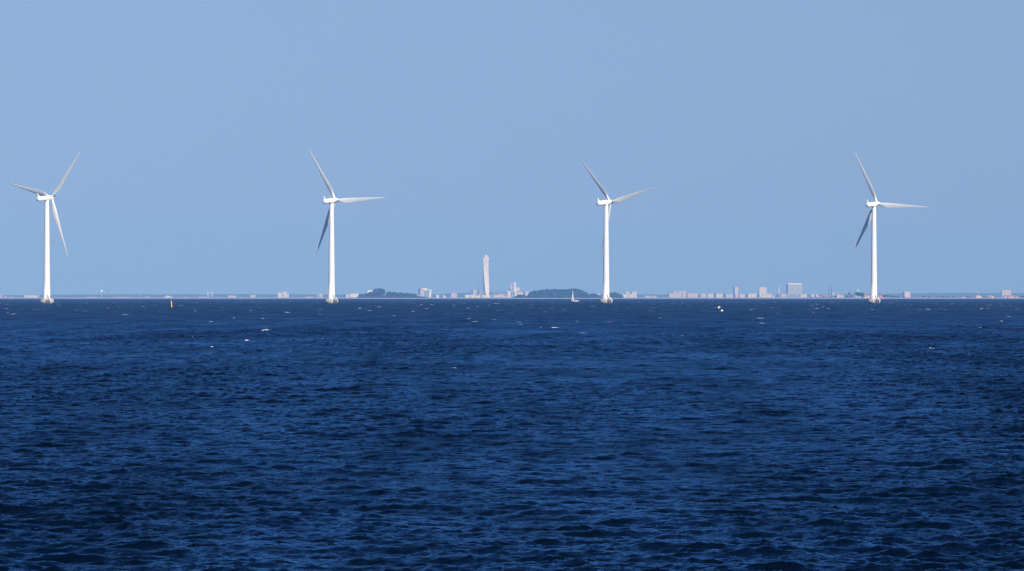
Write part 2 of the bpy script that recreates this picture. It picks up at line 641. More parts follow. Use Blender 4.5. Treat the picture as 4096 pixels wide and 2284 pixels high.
# far wooded rise behind the city
def rise_top(x):
    px = 2048 + x / 17600 * F
    pts = [(-9000, 1180), (0, 1181), (200, 1179), (500, 1177), (900, 1177), (1300, 1178), (1500, 1178), (1750, 1176), (1960, 1167), (2080, 1167), (2200, 1172),
           (2450, 1177), (2700, 1178), (2830, 1176), (3100, 1178), (3300, 1177), (3450, 1176), (3560, 1174), (3700, 1173), (4096, 1172), (13000, 1175)]
    for (a, ya), (b, yb) in zip(pts, pts[1:]):
        if a <= px <= b:
            return wz(ya + (yb - ya) * (px - a) / (b - a), 17600)
    return 8
def rise_z(x, y):
    t = max(0, 1 - ((y - 17600) / 260) ** 2)
    return 1.0 + (rise_top(x) - 1.0) * t + (2.2 * nz2(x * .02, y * .01, 1) + 1.6 * nz2(x * .07, y * .03, 5)) * t
hl = sheet('hills', [-5500 + 11 * i for i in range(1001)], [17340 + 40 * i for i in range(14)], rise_z,
           mat('far_woodland', (0.10, 0.15, 0.13), 0.95, 0.3, 0.03))
tag(hl, kind='structure')

# ------------------------------------------------------------------ wind turbines
def airfoil(c, t, tw, n=10):
    """closed section in the x-y plane: nose towards -x, seen from the lee side"""
    pts = []
    for i in range(2 * n):
        a = 2 * PI * i / (2 * n)
        xc = (1 - math.cos(a)) / 2
        sg = 1 if a < PI else -1
        yt = 2.6 * t * (0.2969 * math.sqrt(xc) - 0.126 * xc - 0.3516 * xc ** 2 + 0.2843 * xc ** 3 - 0.1036 * xc ** 4) * 2
        y = sg * yt * c + 0.03 * c * math.sin(PI * xc) * -1
        x = (xc - 0.32) * c
        ca, sa = math.cos(tw), math.sin(tw)
        pts.append((x * ca + y * sa, -x * sa + y * ca))
    return pts

def blade_mesh():
    bm = BM()
    rings = []
    st = [(0.9, 1.55, 1.0, 0), (1.8, 1.5, 1.0, 0), (2.6, 1.55, .95, 0.1), (3.8, 1.95, .66, .6), (5.2, 2.65, .42, .95), (6.8, 3.1, .30, 1), (8.5, 3.1, .25, 1), (11, 2.8, .22, 1),
          (14, 2.45, .20, 1), (18, 2.05, .19, 1), (22, 1.72, .18, 1), (26, 1.42, .18, 1), (30, 1.12, .17, 1), (33, .9, .17, 1), (35.5, .7, .17, 1), (37.2, .45, .17, 1), (38.1, .16, .17, 1)]
    for z, c, t, wgt in st:
        c *= 1 + .17 * max(0, min(1, (z - 4) / 12))
        tw = R(2.5 + 13 * max(0, 1 - (z - 4) / 30) ** 1.7)
        af = airfoil(c, t * .5, tw)
        ring = []
        n = len(af)
        for i, (x, y) in enumerate(af):
            a = 2 * PI * i / n
            cx, cy = -0.5 * c * math.cos(a), 0.5 * c * math.sin(a)
            X = cx * (1 - wgt) + x * wgt
            Y = cy * (1 - wgt) + y * wgt
            ring.append(bm.verts.new((X, Y + 0.0004 * z * z, z)))
        rings.append(ring)
    for a, b in zip(rings, rings[1:]):
        n = len(a)
        for i in range(n):
            bm.faces.new((a[i], a[(i + 1) % n], b[(i + 1) % n], b[i]))
    bm.faces.new(rings[-1])
    bm.faces.new(list(reversed(rings[0])))
    bmesh.ops.recalc_face_normals(bm, faces=bm.faces)
    me = bpy.data.meshes.new('blade')
    bm.to_mesh(me)
    bm.free()
    return me

HUBZ, HUBY = 64.7, 4.0
blade_me = blade_mesh()

def make_turbine(loc, yaw, phase, label, ladder_az):
    """yaw: how far the rotor axis points right of straight away from the camera"""
    t = thing('wind_turbine', loc, 0, label, 'wind turbine', 'row of offshore wind turbines')
    bm = BM()
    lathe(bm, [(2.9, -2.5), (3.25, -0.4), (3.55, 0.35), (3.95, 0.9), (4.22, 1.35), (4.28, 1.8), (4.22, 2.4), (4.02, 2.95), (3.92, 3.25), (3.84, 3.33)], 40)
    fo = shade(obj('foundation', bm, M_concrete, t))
    lm = Matrix.Rotation(R(-90) + ladder_az, 4, 'Z')
    bm = BM()
    for s in (-.42, .42):
        tube(bm, (4.50, s, -1.2), (4.50, s, 2.2), .11)
        tube(bm, (4.50, s, 2.2), (4.12, s, 4.35), .10)
    for k in range(13):
        tube(bm, (4.5, -.42, -.8 + .25 * k), (4.5, .42, -.8 + .25 * k), .05, n=6)
    bm.transform(lm)
    obj('ladder', bm, M_darksteel, fo)
    for s in (-.95, .95):
        bm = BM()
        tube(bm, (4.62, s, -1.5), (4.62, s, 2.9), .17, n=10)
        tube(bm, (4.62, s, 2.7), (3.98, s, 2.95), .09)
        bm.transform(lm)
        obj('fender', bm, M_tyre, fo)
    bm = BM()
    n = 20
    for k in range(n):
        a, b = 2 * PI * k / n, 2 * PI * (k + 1) / n
        if abs(((a + b) / 2 - (R(-90) + ladder_az) + PI) % (2 * PI) - PI) < .17:
            continue
        p, q = (3.72 * math.cos(a), 3.72 * math.sin(a)), (3.72 * math.cos(b), 3.72 * math.sin(b))
        tube(bm, (*p, 3.3), (*p, 4.4), .035, n=5)
        for z in (3.85, 4.4):
            tube(bm, (*p, z), (*q, z), .03, n=5)
    obj('railing', bm, M_steel, fo)
    bm = BM()
    box(bm, 2.55, 3.35, .65, 1.75, 3.33, 4.25)
    bmesh.ops.bevel(bm, geom=bm.edges[:], offset=.06, affect='EDGES')
    bm.transform(lm)
    obj('equipment_box', bm, M_white, fo)
    bm = BM()
    lathe(bm, [(2.18, 3.33), (2.18, 3.6), (2.08, 3.62), (1.95, 14), (1.82, 24), (1.64, 40), (1.46, 54), (1.34, 62.6), (1.34, 63.2)], 40)
    tw = shade(obj('tower', bm, M_white, t))
    bm = BM()
    box(bm, 1.98, 2.14, -.45, .45, 3.75, 5.85)
    bm.transform(lm)
    obj('door', bm, M_steel, tw)
    na = bpy.data.objects.new('nacelle', None)
    # nacelle: rounded box body lofted along its own axis (+y is up-wind)
    bm = BM()
    rings = []
    for y, w, hh, zc in ((-8.0, .55, .55, -.15), (-7.9, 1.0, .95, -.12), (-7.4, 1.38, 1.32, -.08), (-6.5, 1.5, 1.45, -.05), (-3, 1.6, 1.55, 0), (0, 1.66, 1.6, 0), (1.5, 1.62, 1.58, 0), (2.1, 1.45, 1.42, 0), (2.35, 1.15, 1.15, 0)):
        ring = []
        for i in range(24):
            a = 2 * PI * i / 24
            ca, sa = math.cos(a), math.sin(a)
            ex = 0.62
            ring.append(bm.verts.new((w * math.copysign(abs(ca) ** ex, ca), y, zc + hh * math.copysign(abs(sa) ** ex, sa))))
        rings.append(ring)
    for a, b in zip(rings, rings[1:]):
        for i in range(24):
            bm.faces.new((a[i], b[i], b[(i + 1) % 24], a[(i + 1) % 24]))
    bm.faces.new(rings[0])
    bm.faces.new(list(reversed(rings[-1])))
    bmesh.ops.recalc_face_normals(bm, faces=bm.faces)
    na = shade(obj('nacelle', bm, M_white, t))
    TI = Matrix.Translation((0, 0, HUBZ)) @ Matrix.Rotation(-yaw, 4, 'Z') @ Matrix.Rotation(R(5), 4, 'X')
    # hub centre at nacelle-local (0, HUBY, 0); the tilt is taken about it so that its height is HUBZ
    TI = Matrix.Translation((0, 0, -math.sin(R(5)) * HUBY)) @ TI
    na.matrix_local = TI
    bm = BM()
    v = [bm.verts.new(c) for c in ((-.22, -7.3, 1.2), (.22, -7.3, 1.2), (.22, -6.1, 1.35), (-.22, -6.1, 1.35), (-.14, -7.75, 3.45), (.14, -7.75, 3.45), (.14, -7.35, 3.5), (-.14, -7.35, 3.5))]
    for f in ((3, 2, 1, 0), (4, 5, 6, 7), (0, 1, 5, 4), (1, 2, 6, 5), (2, 3, 7, 6), (3, 0, 4, 7)):
        bm.faces.new([v[i] for i in f])
    obj('fin', bm, M_white, na)
    bm = BM()
    lathe(bm, [(1.12, -1.6), (1.3, -1.2), (1.38, 0), (1.3, .9), (1.08, 1.9), (.85, 2.7), (.55, 3.1), (.12, 3.25)], 28)
    bm.transform(Matrix.Rotation(R(-90), 4, 'X'))
    hb = shade(obj('hub', bm, M_white, t))
    hb.matrix_local = TI @ Matrix.Translation((0, HUBY, 0))
    for k in range(3):
        bl = obj('blade', blade_me, M_white, t)
        if not blade_me.polygons[0].use_smooth:
            shade(bl)
        bl.matrix_local = TI @ Matrix.Translation((0, HUBY, 0)) @ Matrix.Rotation(phase + k * 2 * PI / 3, 4, 'Y')
    return t

TURB = [(187.6, 6.61, 39.6, 44.1, 14, 'white wind turbine at far left with one blade swung low right'),
        (1326.5, 6.44, 36.1, 88.4, 32, 'white wind turbine with a blade pointing level right, left of the island grove'),
        (2424.7, 6.32, 45.7, 77.5, 24, 'white wind turbine beside the sailboat, its lower blade almost hidden behind its tower'),
        (3496.0, 6.20, 39.9, 94.1, 22, 'white wind turbine at far right, in front of the red roofed shore houses')]
for px, s, yaw, ph, laz, lab in TURB:
    D = F / s
    make_turbine((wx(px, D), D, 0), R(yaw), R(ph), lab, R(laz))

# ------------------------------------------------------------------ sailboat
def person_mesh(pose):
    """one continuous skinned body; joints given in metres"""
    J = pose
    edges = [('pelvis', 'chest'), ('chest', 'neck'), ('neck', 'head'), ('head', 'crown'),
             ('chest', 'shl'), ('shl', 'ell'), ('ell', 'hal'), ('chest', 'shr'), ('shr', 'elr'), ('elr', 'har'),
             ('pelvis', 'hil'), ('hil', 'knl'), ('knl', 'fol'), ('fol', 'tol'), ('pelvis', 'hir'), ('hir', 'knr'), ('knr', 'for'), ('for', 'tor')]
    rad = dict(pelvis=.15, chest=.17, neck=.06, head=.105, crown=.08, shl=.08, shr=.08, ell=.05, elr=.05, hal=.04, har=.04, hil=.1, hir=.1, knl=.07, knr=.07, fol=.05, tol=.04, tor=.04)
    rad['for'] = .05
    names = list(J)
    me = bpy.data.meshes.new('person')
    me.from_pydata([J[k] for k in names], [(names.index(a), names.index(b)) for a, b in edges], [])
    o = bpy.data.objects.new('person', me)
    COL.objects.link(o)
    sk = o.modifiers.new('skin', 'SKIN')
    for i, k in enumerate(names):
        me.skin_vertices[0].data[i].radius = (rad[k], rad[k])
    me.skin_vertices[0].data[names.index('pelvis')].use_root = True
    ss = o.modifiers.new('sub', 'SUBSURF')
    ss.levels = ss.render_levels = 1
    return o

def sit(lean=0.0, reach=0.25):
    return {'pelvis': (0, 0, .1), 'chest': (lean, 0, .48), 'neck': (lean * 1.3, 0, .66), 'head': (lean * 1.4, 0, .78), 'crown': (lean * 1.4, 0, .88),
            'shl': (lean, .19, .56), 'ell': (lean + .1, .26, .30), 'hal': (lean + reach, .18, .22), 'shr': (lean, -.19, .56), 'elr': (lean + .12, -.25, .30), 'har': (lean + reach + .05, -.15, .24),
            'hil': (.03, .1, .08), 'knl': (.44, .12, .12), 'fol': (.46, .12, -.30), 'tol': (.62, .13, -.33), 'hir': (.03, -.1, .08), 'knr': (.43, -.13, .12), 'for': (.48, -.13, -.30), 'tor': (.64, -.14, -.33)}

DB = dwater(1206.6)
M_coat_red = mat('jacket_red', (0.28, 0.02, 0.03), 0.8, 0.1, 3)
M_coat_pale = mat('jacket_pale', (0.75, 0.62, 0.60), 0.8, 0.1, 3)
bo = thing('sailboat', (wx(2301, DB), DB, 0), R(180), 'small white sailboat heeling under pale sails, before the large wooded rise', 'sailboat')
HEEL = Matrix.Rotation(R(-9), 4, 'X')
bm = BM()
secs = [(4.05, .05, 1.10, .95), (3.3, .55, 1.02, .35), (2.0, 1.02, .92, -.05), (.3, 1.3, .84, -.2), (-1.6, 1.28, .80, -.12), (-3.0, 1.1, .80, .05), (-3.8, .95, .82, .25)]
rings = []
for x, hw, zt, zb in secs:
    ring = []
    for i in range(9):
        a = PI * i / 8
        ring.append(bm.verts.new((x, hw * math.copysign(abs(math.cos(a)) ** .6, math.cos(a)), zt - (zt - zb) * math.sin(a) ** .8)))
    rings.append(ring)
for a, b in zip(rings, rings[1:]):
    for i in range(8):
        bm.faces.new((a[i], a[i + 1], b[i + 1], b[i]))
    bm.faces.new((a[0], b[0], b[8], a[8]))
bm.faces.new(rings[0])
bm.faces.new(rings[-1])
bmesh.ops.recalc_face_normals(bm, faces=bm.faces)
bm.transform(HEEL)
hull = obj('hull', bm, M_white, bo)
bm = BM()
for (a, za), (b, zb) in zip([(4.05, 1.12), (3.3, 1.04), (2.0, .94), (.3, .86), (-1.6, .82)], [(3.3, 1.04), (2.0, .94), (.3, .86), (-1.6, .82), (-3.8, .84)]):
    for s in (-1, 1):
        tube(bm, (a, s * max(.05, 1.3 - (max(0, a) / 4.05) ** 2 * 1.25) * .98, za + .01), (b, s * max(.05, 1.3 - (max(0, b) / 4.05) ** 2 * 1.25) * .98, zb + .01), .05, n=5)
bm.transform(HEEL)
obj('gunwale', bm, M_darksteel, hull)
bm = BM()
vv = box(bm, -1.1, 1.9, -.7, .7, .82, 1.32)
for q in vv:
    if q.co.z > 1.2:
        q.co.x = q.co.x * .8 + .05
        q.co.y *= .8
bm.transform(HEEL)
obj('cabin', bm, M_white, bo)
bm = BM()
box(bm, -.6, 1.1, -.705, .705, 1.0, 1.18)
bm.transform(HEEL)
obj('window', bm, M_darksteel, bo)
bm = BM()
tube(bm, (1.03, 0, .8), (1.72, 0, 12.2), .085, .05)
bm.transform(HEEL)
mast = obj('mast', bm, M_steel, bo)
bm = BM()
tube(bm, (-3.75, 0, .85), (1.72, 0, 12.15), .02, n=5)
for s in (-1.25, 1.25):
    tube(bm, (.9, s, .85), (1.57, 0, 9.6), .02, n=5)
bm.transform(HEEL)
obj('rigging', bm, M_steel, mast)
def sail(name, tack, clew, head, belly, lee, thick=.012):
    bm = BM()
    n = 14
    T, C, Hd = Vector(tack), Vector(clew), Vector(head)
    grid = []
    for i in range(n + 1):
        t = i / n
        lu = T.lerp(Hd, t)
        le = C.lerp(Hd, t) + Vector((.35 * belly * math.sin(PI * t), 0, 0))
        row = []
        for j in range(9):
            s = j / 8
            p = lu.lerp(le, s)
            p += Vector((0, lee * math.sin(PI * s) * (1 - t * .6) * math.sin(PI * min(1, .25 + t * .8)), 0))
            row.append(p)
        grid.append(row)
    fr = [[bm.verts.new(p) for p in r] for r in grid]
    bk = [[bm.verts.new(p + Vector((0, thick, 0))) for p in r] for r in grid]
    for i in range(n):
        for j in range(8):
            bm.faces.new((fr[i][j], fr[i][j + 1], fr[i + 1][j + 1], fr[i + 1][j]))
            bm.faces.new((bk[i][j], bk[i + 1][j], bk[i + 1][j + 1], bk[i][j + 1]))
    bm.transform(HEEL)
    return shade(obj(name, bm, M_sail, bo))
sail('jib', (3.85, 0, 1.2), (1.35, .8, 1.8), (2.2, .05, 12.1), .8, .5)
sail('mainsail', (1.0, 0, 1.75), (.0, 1.9, 1.7), (1.2, 0, 4.9), -0.1, .3)
bm = BM()
tube(bm, (1.05, 0, 1.7), (-.1, 2.0, 1.62), .07, .06)
bm.transform(HEEL)
obj('boom', bm, M_steel, bo)
for (dx, dy, m_, lab, lean) in ((-1.75, -.5, M_coat_pale, 'person in pale top sitting forward in the cockpit of the sailboat', .06), (-2.55, .35, M_coat_red, 'person in dark red jacket sitting aft in the cockpit of the sailboat', -.05)):
    p = person_mesh(sit(lean))
    p.data.materials.append(m_)
    base = Vector((bo.location.x - dx, bo.location.y - dy, .98 + (.10 if dy > 0 else .0)))
    p.location = base
    p.rotation_euler = (0, 0, R(180 if dy > 0 else 160))
    tag(p, lab, 'person', 'crew of the sailboat')

# ------------------------------------------------------------------ buoys
D = dwater(1231.5)
b_ = thing('spar_buoy', (wx(687, D), D, 0), 0, 'leaning yellow spar buoy in the water right of the leftmost turbine', 'buoy')
LEAN = Matrix.Rotation(R(-4), 4, 'Y')
bm = BM(); lathe(bm, [(.26, -1.2), (.27, 0), (.25, 1.5), (.20, 2.75), (.16, 2.8)], 20); bm.transform(LEAN); shade(obj('spar', bm, M_yellow, b_))
bm = BM(); lathe(bm, [(.275, .0), (.28, .25), (.27, .26)], 20); bm.transform(LEAN); obj('collar', bm, M_darksteel, b_)
bm = BM(); lathe(bm, [(.10, 2.8), (.12, 3.05), (.05, 3.2)], 12); bm.transform(LEAN); obj('lamp', bm, M_steel, b_)

D = dwater(1246.5)
b_ = thing('marker_buoy', (wx(2888, D), D, 0), 0, 'round white float with a tilted pole carrying a small yellow flag', 'buoy')
LEAN = Matrix.Rotation(R(-22), 4, 'Y')
bm = BM(); sphere(bm, (0, 0, .28), .37, sz=.95); shade(obj('float', bm, M_white, b_))
bm = BM(); tube(bm, (0, 0, .2), (0, 0, 2.0), .025, n=6); bm.transform(LEAN); po = obj('pole', bm, M_steel, b_)
bm = BM()
nn = 6
fr = [[bm.verts.new((-.05 - .62 * i / nn, .06 * math.sin(5 * i / nn) + o_, 1.40 + .52 * j - .12 * i / nn)) for j in (0, 1)] for o_ in (0, .012) for i in range(nn + 1)]
for s_ in (0, nn + 1):
    for i in range(nn):
        bm.faces.new((fr[s_ + i][0], fr[s_ + i + 1][0], fr[s_ + i + 1][1], fr[s_ + i][1]))
bm.transform(LEAN)
obj('flag', bm, mat('flag_yellow', (0.85, 0.60, 0.12), .8, .08, 4), b_)

D = dwater(1234.0)
b_ = thing('net_float', (wx(431.6, D), D, 0), 0, 'tiny red float bobbing left of the yellow spar buoy', 'buoy')
bm = BM(); sphere(bm, (0, 0, .14), .24, sz=.9); shade(obj('float', bm, M_red, b_))
bm = BM(); tube(bm, (0, 0, .1), (-.08, 0, .55), .05, n=6); obj('staff', bm, M_white, b_)

# ------------------------------------------------------------------ trees
def leaf_clumps(bm, lobes, n, size, rng, zmin=0.0):
    tot = sum(a * b * c for _, (a, b, c) in lobes) ** 1
    for (cx, cy, cz), (ax, ay, az) in lobes:
        k = max(30, int(n * (ax * ay * az) ** .8 / sum((l[1][0] * l[1][1] * l[1][2]) ** .8 for l in lobes)))
        for _ in range(k):
            u = Vector((rng.gauss(0, 1), rng.gauss(0, 1), rng.gauss(0, 1))).normalized()
            r = 1 - .42 * rng.random() ** 1.6
            r *= 1 + .16 * nz2(u.x * 2.1 + cx, u.y * 2.1 + cy, u.z * 2.1 + cz)
            p = Vector((cx + ax * r * u.x, cy + ay * r * u.y, cz + az * r * u.z))
            if p.z < zmin:
                continue
            s = size * rng.uniform(.55, 1.35)
            nn_ = (u + .8 * Vector((rng.uniform(-1, 1), rng.uniform(-1, 1), rng.uniform(-.4, 1)))).normalized()
            t = nn_.orthogonal().normalized()
            t.rotate(Matrix.Rotation(rng.random() * 6.28, 3, nn_))
            w = nn_.cross(t)
            bm.faces.new([bm.verts.new(p + s * (t * a_ + w * b_2)) for a_, b_2 in ((1, .1), (.35, .75), (-.6, .6), (-.9, -.25), (.2, -.7))])

def tree(px, hw, ytop, D, ybot, label, group, seed, m=M_leaf, name='tree', stem=True, n=1500, cat='tree'):
    rng = random.Random(seed)
    s = D / F
    z0 = 2.0
    ht = wz(ytop, D) - z0
    w = hw * s
    t = thing(name, (wx(px, D), D, z0), 0, label, cat, group)
    bm = BM()
    lobes = [((0, 0, ht * .60), (w * .8, w * .7, ht * .36))]
    for k in range(7):
        a = rng.random() * 6.28
        rr = w * rng.uniform(.4, .66)
        rad = w * rng.uniform(.30, .44)
        lobes.append(((rr * math.cos(a), rr * .8 * math.sin(a), ht * rng.uniform(.38, .72)), (rad, rad, min(rad, ht * .27))))
    lobes.append(((rng.uniform(-.1, .1) * w, 0, ht * .82), (w * .5, w * .5, ht * .18)))
    leaf_clumps(bm, lobes, n, max(.35, min(w, ht) * .085), rng, .4)
    obj('crown', bm, m, t)
    if stem:
        bm = BM()
        tube(bm, (0, 0, -.5), (0, 0, ht * .45), ht * .035 + .1, ht * .02 + .06, n=9)
        for k in range(5):
            a = k * 1.3 + rng.random()
            tube(bm, (0, 0, ht * (.28 + .04 * k)), (w * .5 * math.cos(a), w * .5 * math.sin(a), ht * (.55 + .05 * k)), ht * .015 + .05, ht * .006 + .02, n=6)
        obj('trunk', bm, M_bark, t)
    return t

GT = 'trees of the island grove'
grove = [(1517, 30, 1153.5, 'tall dome crowned tree rising highest in the island grove', 0),
         (1446, 15, 1176, 'small tree at the left edge of the island grove', -20), (1466, 14, 1172, 'bushy tree below the pale flat house of the island grove', 15),
         (1484, 15, 1166.5, 'tree standing close left of the tall dome crowned tree', -10), (1556, 15, 1165.5, 'tree standing close right of the tall dome crowned tree', -10),
         (1577, 16, 1167.5, 'tree in the low right half of the grove, second right of the dome', 10), (1603, 17, 1169, 'broad low tree in the grove, third right of the dome', -15),
         (1629, 17, 1171, 'flat topped low tree in the grove, fourth right of the dome', 12), (1653, 16, 1173.5, 'rounded tree ending the grove on its right side', -12)]
for i, (px, hw, yt, lab, dy) in enumerate(grove):
    tree(px, hw, yt, DI + 120 + dy, 1190, lab, GT, 100 + i, M_leaf if i % 3 else M_leaf2, n=1500 if hw < 20 else 2600)
# low scrub below the grove
def scrub(name, outline, D, depth, seed, m, kind, size=1.5, dens=1.0, label=None, cat=None):
    """a continuous mass of crowns whose top follows an outline given in photo pixels"""
    rng = random.Random(seed)
    bm = BM()
    s = D / F
    lobes = []
    x = outline[0][0]
    while x < outline[-1][0]:
        for (a, ya), (b, yb) in zip(outline, outline[1:]):
            if a <= x <= b:
                yt = ya + (yb - ya) * (x - a) / max(1e-6, b - a)
        for row in range(4):
            dy = depth * (row / 3 - .5) + rng.uniform(-6, 6)
            top = max(1.2, (wz(yt, D) - 1.9) * (rng.uniform(.62, 1.0) if row != 2 else rng.uniform(.8, 1.07)))
            rad = rng.uniform(.65, 1.25) * (2.2 + top * .18)
            lobes.append((((x - 2048) * s + rng.uniform(-2, 2), D + dy, 1.6 + top - min(rad, top * .5)), (rad, rad, min(rad, top * .5))))
            if row == 0 or row == 2:
                lobes.append((((x - 2048) * s + rng.uniform(-2, 2), D + dy - 3, 1.6 + top * .35), (rad * 1.1, rad, top * .4)))
        x += 3.6 / s * rng.uniform(.8, 1.2)
    leaf_clumps(bm, lobes, int(170 * len(lobes) * dens), size, rng, 1.0)
    o = obj(name, bm, m)
    tag(o, label, cat, None, kind)
    return o

scrub('scrub', [(1430, 1187), (1450, 1184), (1500, 1181), (1600, 1181), (1668, 1184), (1705, 1187)], DI + 60, 26, 5, M_leaf2, 'stuff', 1.1, .6,
      'low green scrub along the foot of the island grove', 'scrub')
scrub('wood', [(2056, 1188), (2066, 1186), (2077, 1178), (2090, 1177), (2102, 1184), (2113, 1181), (2122, 1170), (2136, 1160.5), (2152, 1159), (2172, 1159.5), (2197, 1156.5), (2232, 1157), (2262, 1155.5), (2300, 1155), (2318, 1156.5), (2332, 1161), (2344, 1169), (2354, 1177), (2362, 1185)],
      DI + 160, 110, 11, M_leaf, 'stuff', 1.6, 1.0, 'large rounded dark green wood behind the sailboat', 'wood')
scrub('copse', [(2360, 1184), (2366, 1177), (2374, 1172), (2384, 1175), (2394, 1181), (2402, 1187)], DI + 140, 40, 12, M_leaf2, 'stuff', 1.3, 1.0, 'small green copse between the large wood and the turbine by the sailboat', 'copse')
scrub('copse', [(2424, 1178), (2436, 1171), (2446, 1168.5), (2458, 1168), (2470, 1171), (2479, 1177), (2490, 1186)], DI + 150, 50, 13, M_leaf, 'stuff', 1.4, 1.0, 'dark domed copse directly right of the turbine by the sailboat', 'copse')

tree(3431, 14, 1166, DI + 70, 1190, 'rounded dark tree below the pale green pyramid roof, left one of two', 'pair of trees by the shore houses', 31, n=1300)
tree(3446, 12, 1169, DI + 78, 1190, 'rounded dark tree below the pale green pyramid roof, right one of two', 'pair of trees by the shore houses', 32, n=1100)
def bush_at(px, w, yt, i):
    return tree(px, w, yt, DI + 55, 1190, 'low dark green bush along the bare shore at far right', 'bushes along the far right shore', 300 + i, M_leaf2, 'bush', True, 260, 'bush')
for i, (px, w, yt) in enumerate([(3536, 9, 1179), (3549, 9, 1178), (3562, 9, 1181), (3576, 9, 1183), (3591, 8, 1184), (3615, 7, 1185), (3695, 8, 1183), (3716, 7, 1184), (3752, 8, 1184), (3772, 8, 1183.5), (3792, 8, 1185), (3813, 7, 1185.5), (3866, 7, 1184.5), (3878, 6, 1185), (3937, 8, 1186), (3962, 7, 1186.5), (4083, 9, 1184), (4094, 8, 1181), (3268, 6, 1188)]):
    bush_at(px, w, yt, i)
for i, (px, w, yt, lab) in enumerate([(3388, 8, 1182, 'bushy shrub left of the dark domed lookout tower'), (3404, 8, 1181, 'bushy shrub right of the dark domed lookout tower'), (3341, 7, 1182, 'dark shrub at the foot of the right tall mast'), (3246, 6, 1188, 'tiny shrub on the beach left of the red arched roof')]):
    tree(px, w, yt, DI + 50, 1190, lab, 'shrubs by the shore houses', 400 + i, M_leaf, 'shrub', True, 300, 'shrub')

# ------------------------------------------------------------------ buildings
CREAM, WHITE, PINK, BLUE, GREY, OCHRE, DARK = (0.62, 0.53, 0.45), (0.72, 0.67, 0.62), (0.51, 0.42, 0.40), (0.20, 0.26, 0.32), (0.52, 0.52, 0.52), (0.55, 0.40, 0.28), (0.10, 0.12, 0.15)

def building(name, x0, x1, ytop, label, cat, wall=CREAM, D=DM, rot=18, depth=None, roof='flat', style='plain', group=None, extra=None, base=None, roofm=None, bands=False):
    """x0, x1, ytop: outline in photo pixels, turned into a real footprint and height at distance D"""
    s = D / F
    Wv = (x1 - x0) * s
    a = R(rot)
    d = depth or max(5.0, min(16.0, Wv * .55))
    w = max(2.0, (Wv - d * math.sin(abs(a))) / math.cos(a))
    zb = (1.2 if D > 12000 else 1.8) if base is None else base
    h = wz(ytop, D) - zb
    t = thing(name, (wx((x0 + x1) / 2, D), D, zb), a, label, cat, group)
    rh = 0.0
    if roof in ('gable', 'hip'):
        rh = min(h * .45, max(1.6, d * .32))
    hw, hd, hz = w / 2, d / 2, h - rh - (.5 if roof == 'flat' else 0)
    bm = BM()
    if style == 'bays':
        nb = max(2, int(round(w / 7.5)))
        bw = w / nb
        for k in range(nb):
            off = 1.6 if k % 2 else 0.0
            box(bm, -hw + k * bw, -hw + (k + 1) * bw, -hd + off, hd, 0, hz - (.6 if k % 2 else 0))
    else:
        box(bm, -hw, hw, -hd, hd, 0, hz)
    obj('wall', bm, facade(wall), t)
    bm = BM()
    if roof == 'flat':
        box(bm, -hw - .3, hw + .3, -hd - .3, hd + .3, hz + .02, hz + .5)
    elif roof == 'gable':
        o_ = .5
        v = [bm.verts.new(c) for c in ((-hw - o_, -hd - o_, hz), (hw + o_, -hd - o_, hz), (hw + o_, hd + o_, hz), (-hw - o_, hd + o_, hz), (-hw - o_, 0, hz + rh), (hw + o_, 0, hz + rh))]
        for f in ((0, 1, 5, 4), (2, 3, 4, 5), (0, 4, 3), (1, 2, 5), (3, 2, 1, 0)):
            bm.faces.new([v[i] for i in f])
    else:
        o_ = .5
        v = [bm.verts.new(c) for c in ((-hw - o_, -hd - o_, hz), (hw + o_, -hd - o_, hz), (hw + o_, hd + o_, hz), (-hw - o_, hd + o_, hz), (-max(0, hw - hd), 0, hz + rh), (max(0, hw - hd) + .01, 0, hz + rh))]
        for f in ((0, 1, 5, 4), (2, 3, 4, 5), (0, 4, 3), (1, 2, 5), (3, 2, 1, 0)):
            bm.faces.new([v[i] for i in f])
    rf = obj('roof', bm, roofm or (M_roofpale if roof == 'flat' else M_rooftile), t)
    if extra:                                   # roof house: (from, to, height) as shares of the width / metres
        for (a0, a1, eh) in extra:
            bm = BM()
            box(bm, -hw + a0 * w, -hw + a1 * w, -hd * .7, hd * .7, h, h + eh)
            obj('roof_house', bm, mat('roof_house_render', (0.74, 0.70, 0.66), .7, .06, .4), rf)
    if bands:
        nf = int(hz // 3.4)
        for k in range(1, nf):
            bm = BM()
            box(bm, -hw + 1.2, hw - 1.2, -hd - .25, -hd + .3, k * 3.4 - .7, k * 3.4 + .7)
            obj('window_band', bm, M_glass, t)
    return t
M_glass = mat('tinted_glass', (0.24, 0.27, 0.31), .2, .15, .3)

B = building
# --- left of the first turbine and on to the second
B('apartment_block', 0, 9, 1180, 'pinkish block cut by the left picture edge', 'building', PINK)
B('warehouse', 16, 28, 1184.5, 'small pinkish shed, second building from the left picture edge', 'building', PINK, roof='gable')
B('shed', 37, 55, 1187.5, 'low white shed by the shore left of the leftmost turbine', 'building', WHITE)
B('warehouse', 97, 152, 1181, 'long low cream warehouse left of the leftmost turbine tower', 'building', CREAM, rot=6)
B('silo_tower', 153, 161, 1170.5, 'dark blue grey tower at the right end of the long cream warehouse', 'tower', BLUE, rot=0)
B('shed', 345, 384, 1187.5, 'long low cream shed on the shore, between leftmost turbine and white ball water tower', 'building', CREAM, rot=5)
B('shed', 452, 520, 1188, 'very long low cream shed right of the faint blue crane', 'building', OCHRE, rot=4)
B('shed', 578, 601, 1187.3, 'low cream shed left of the domed white hall, above the yellow buoy', 'building', CREAM, rot=8)
B('hall', 655, 691, 1186.5, 'white hall with raised middle directly above the yellow spar buoy', 'building', WHITE, rot=8, extra=[(.3, .62, 4.0)])
B('warehouse', 735, 752, 1186.5, 'low pinkish shed right of the yellow spar buoy', 'building', PINK, roof='gable')
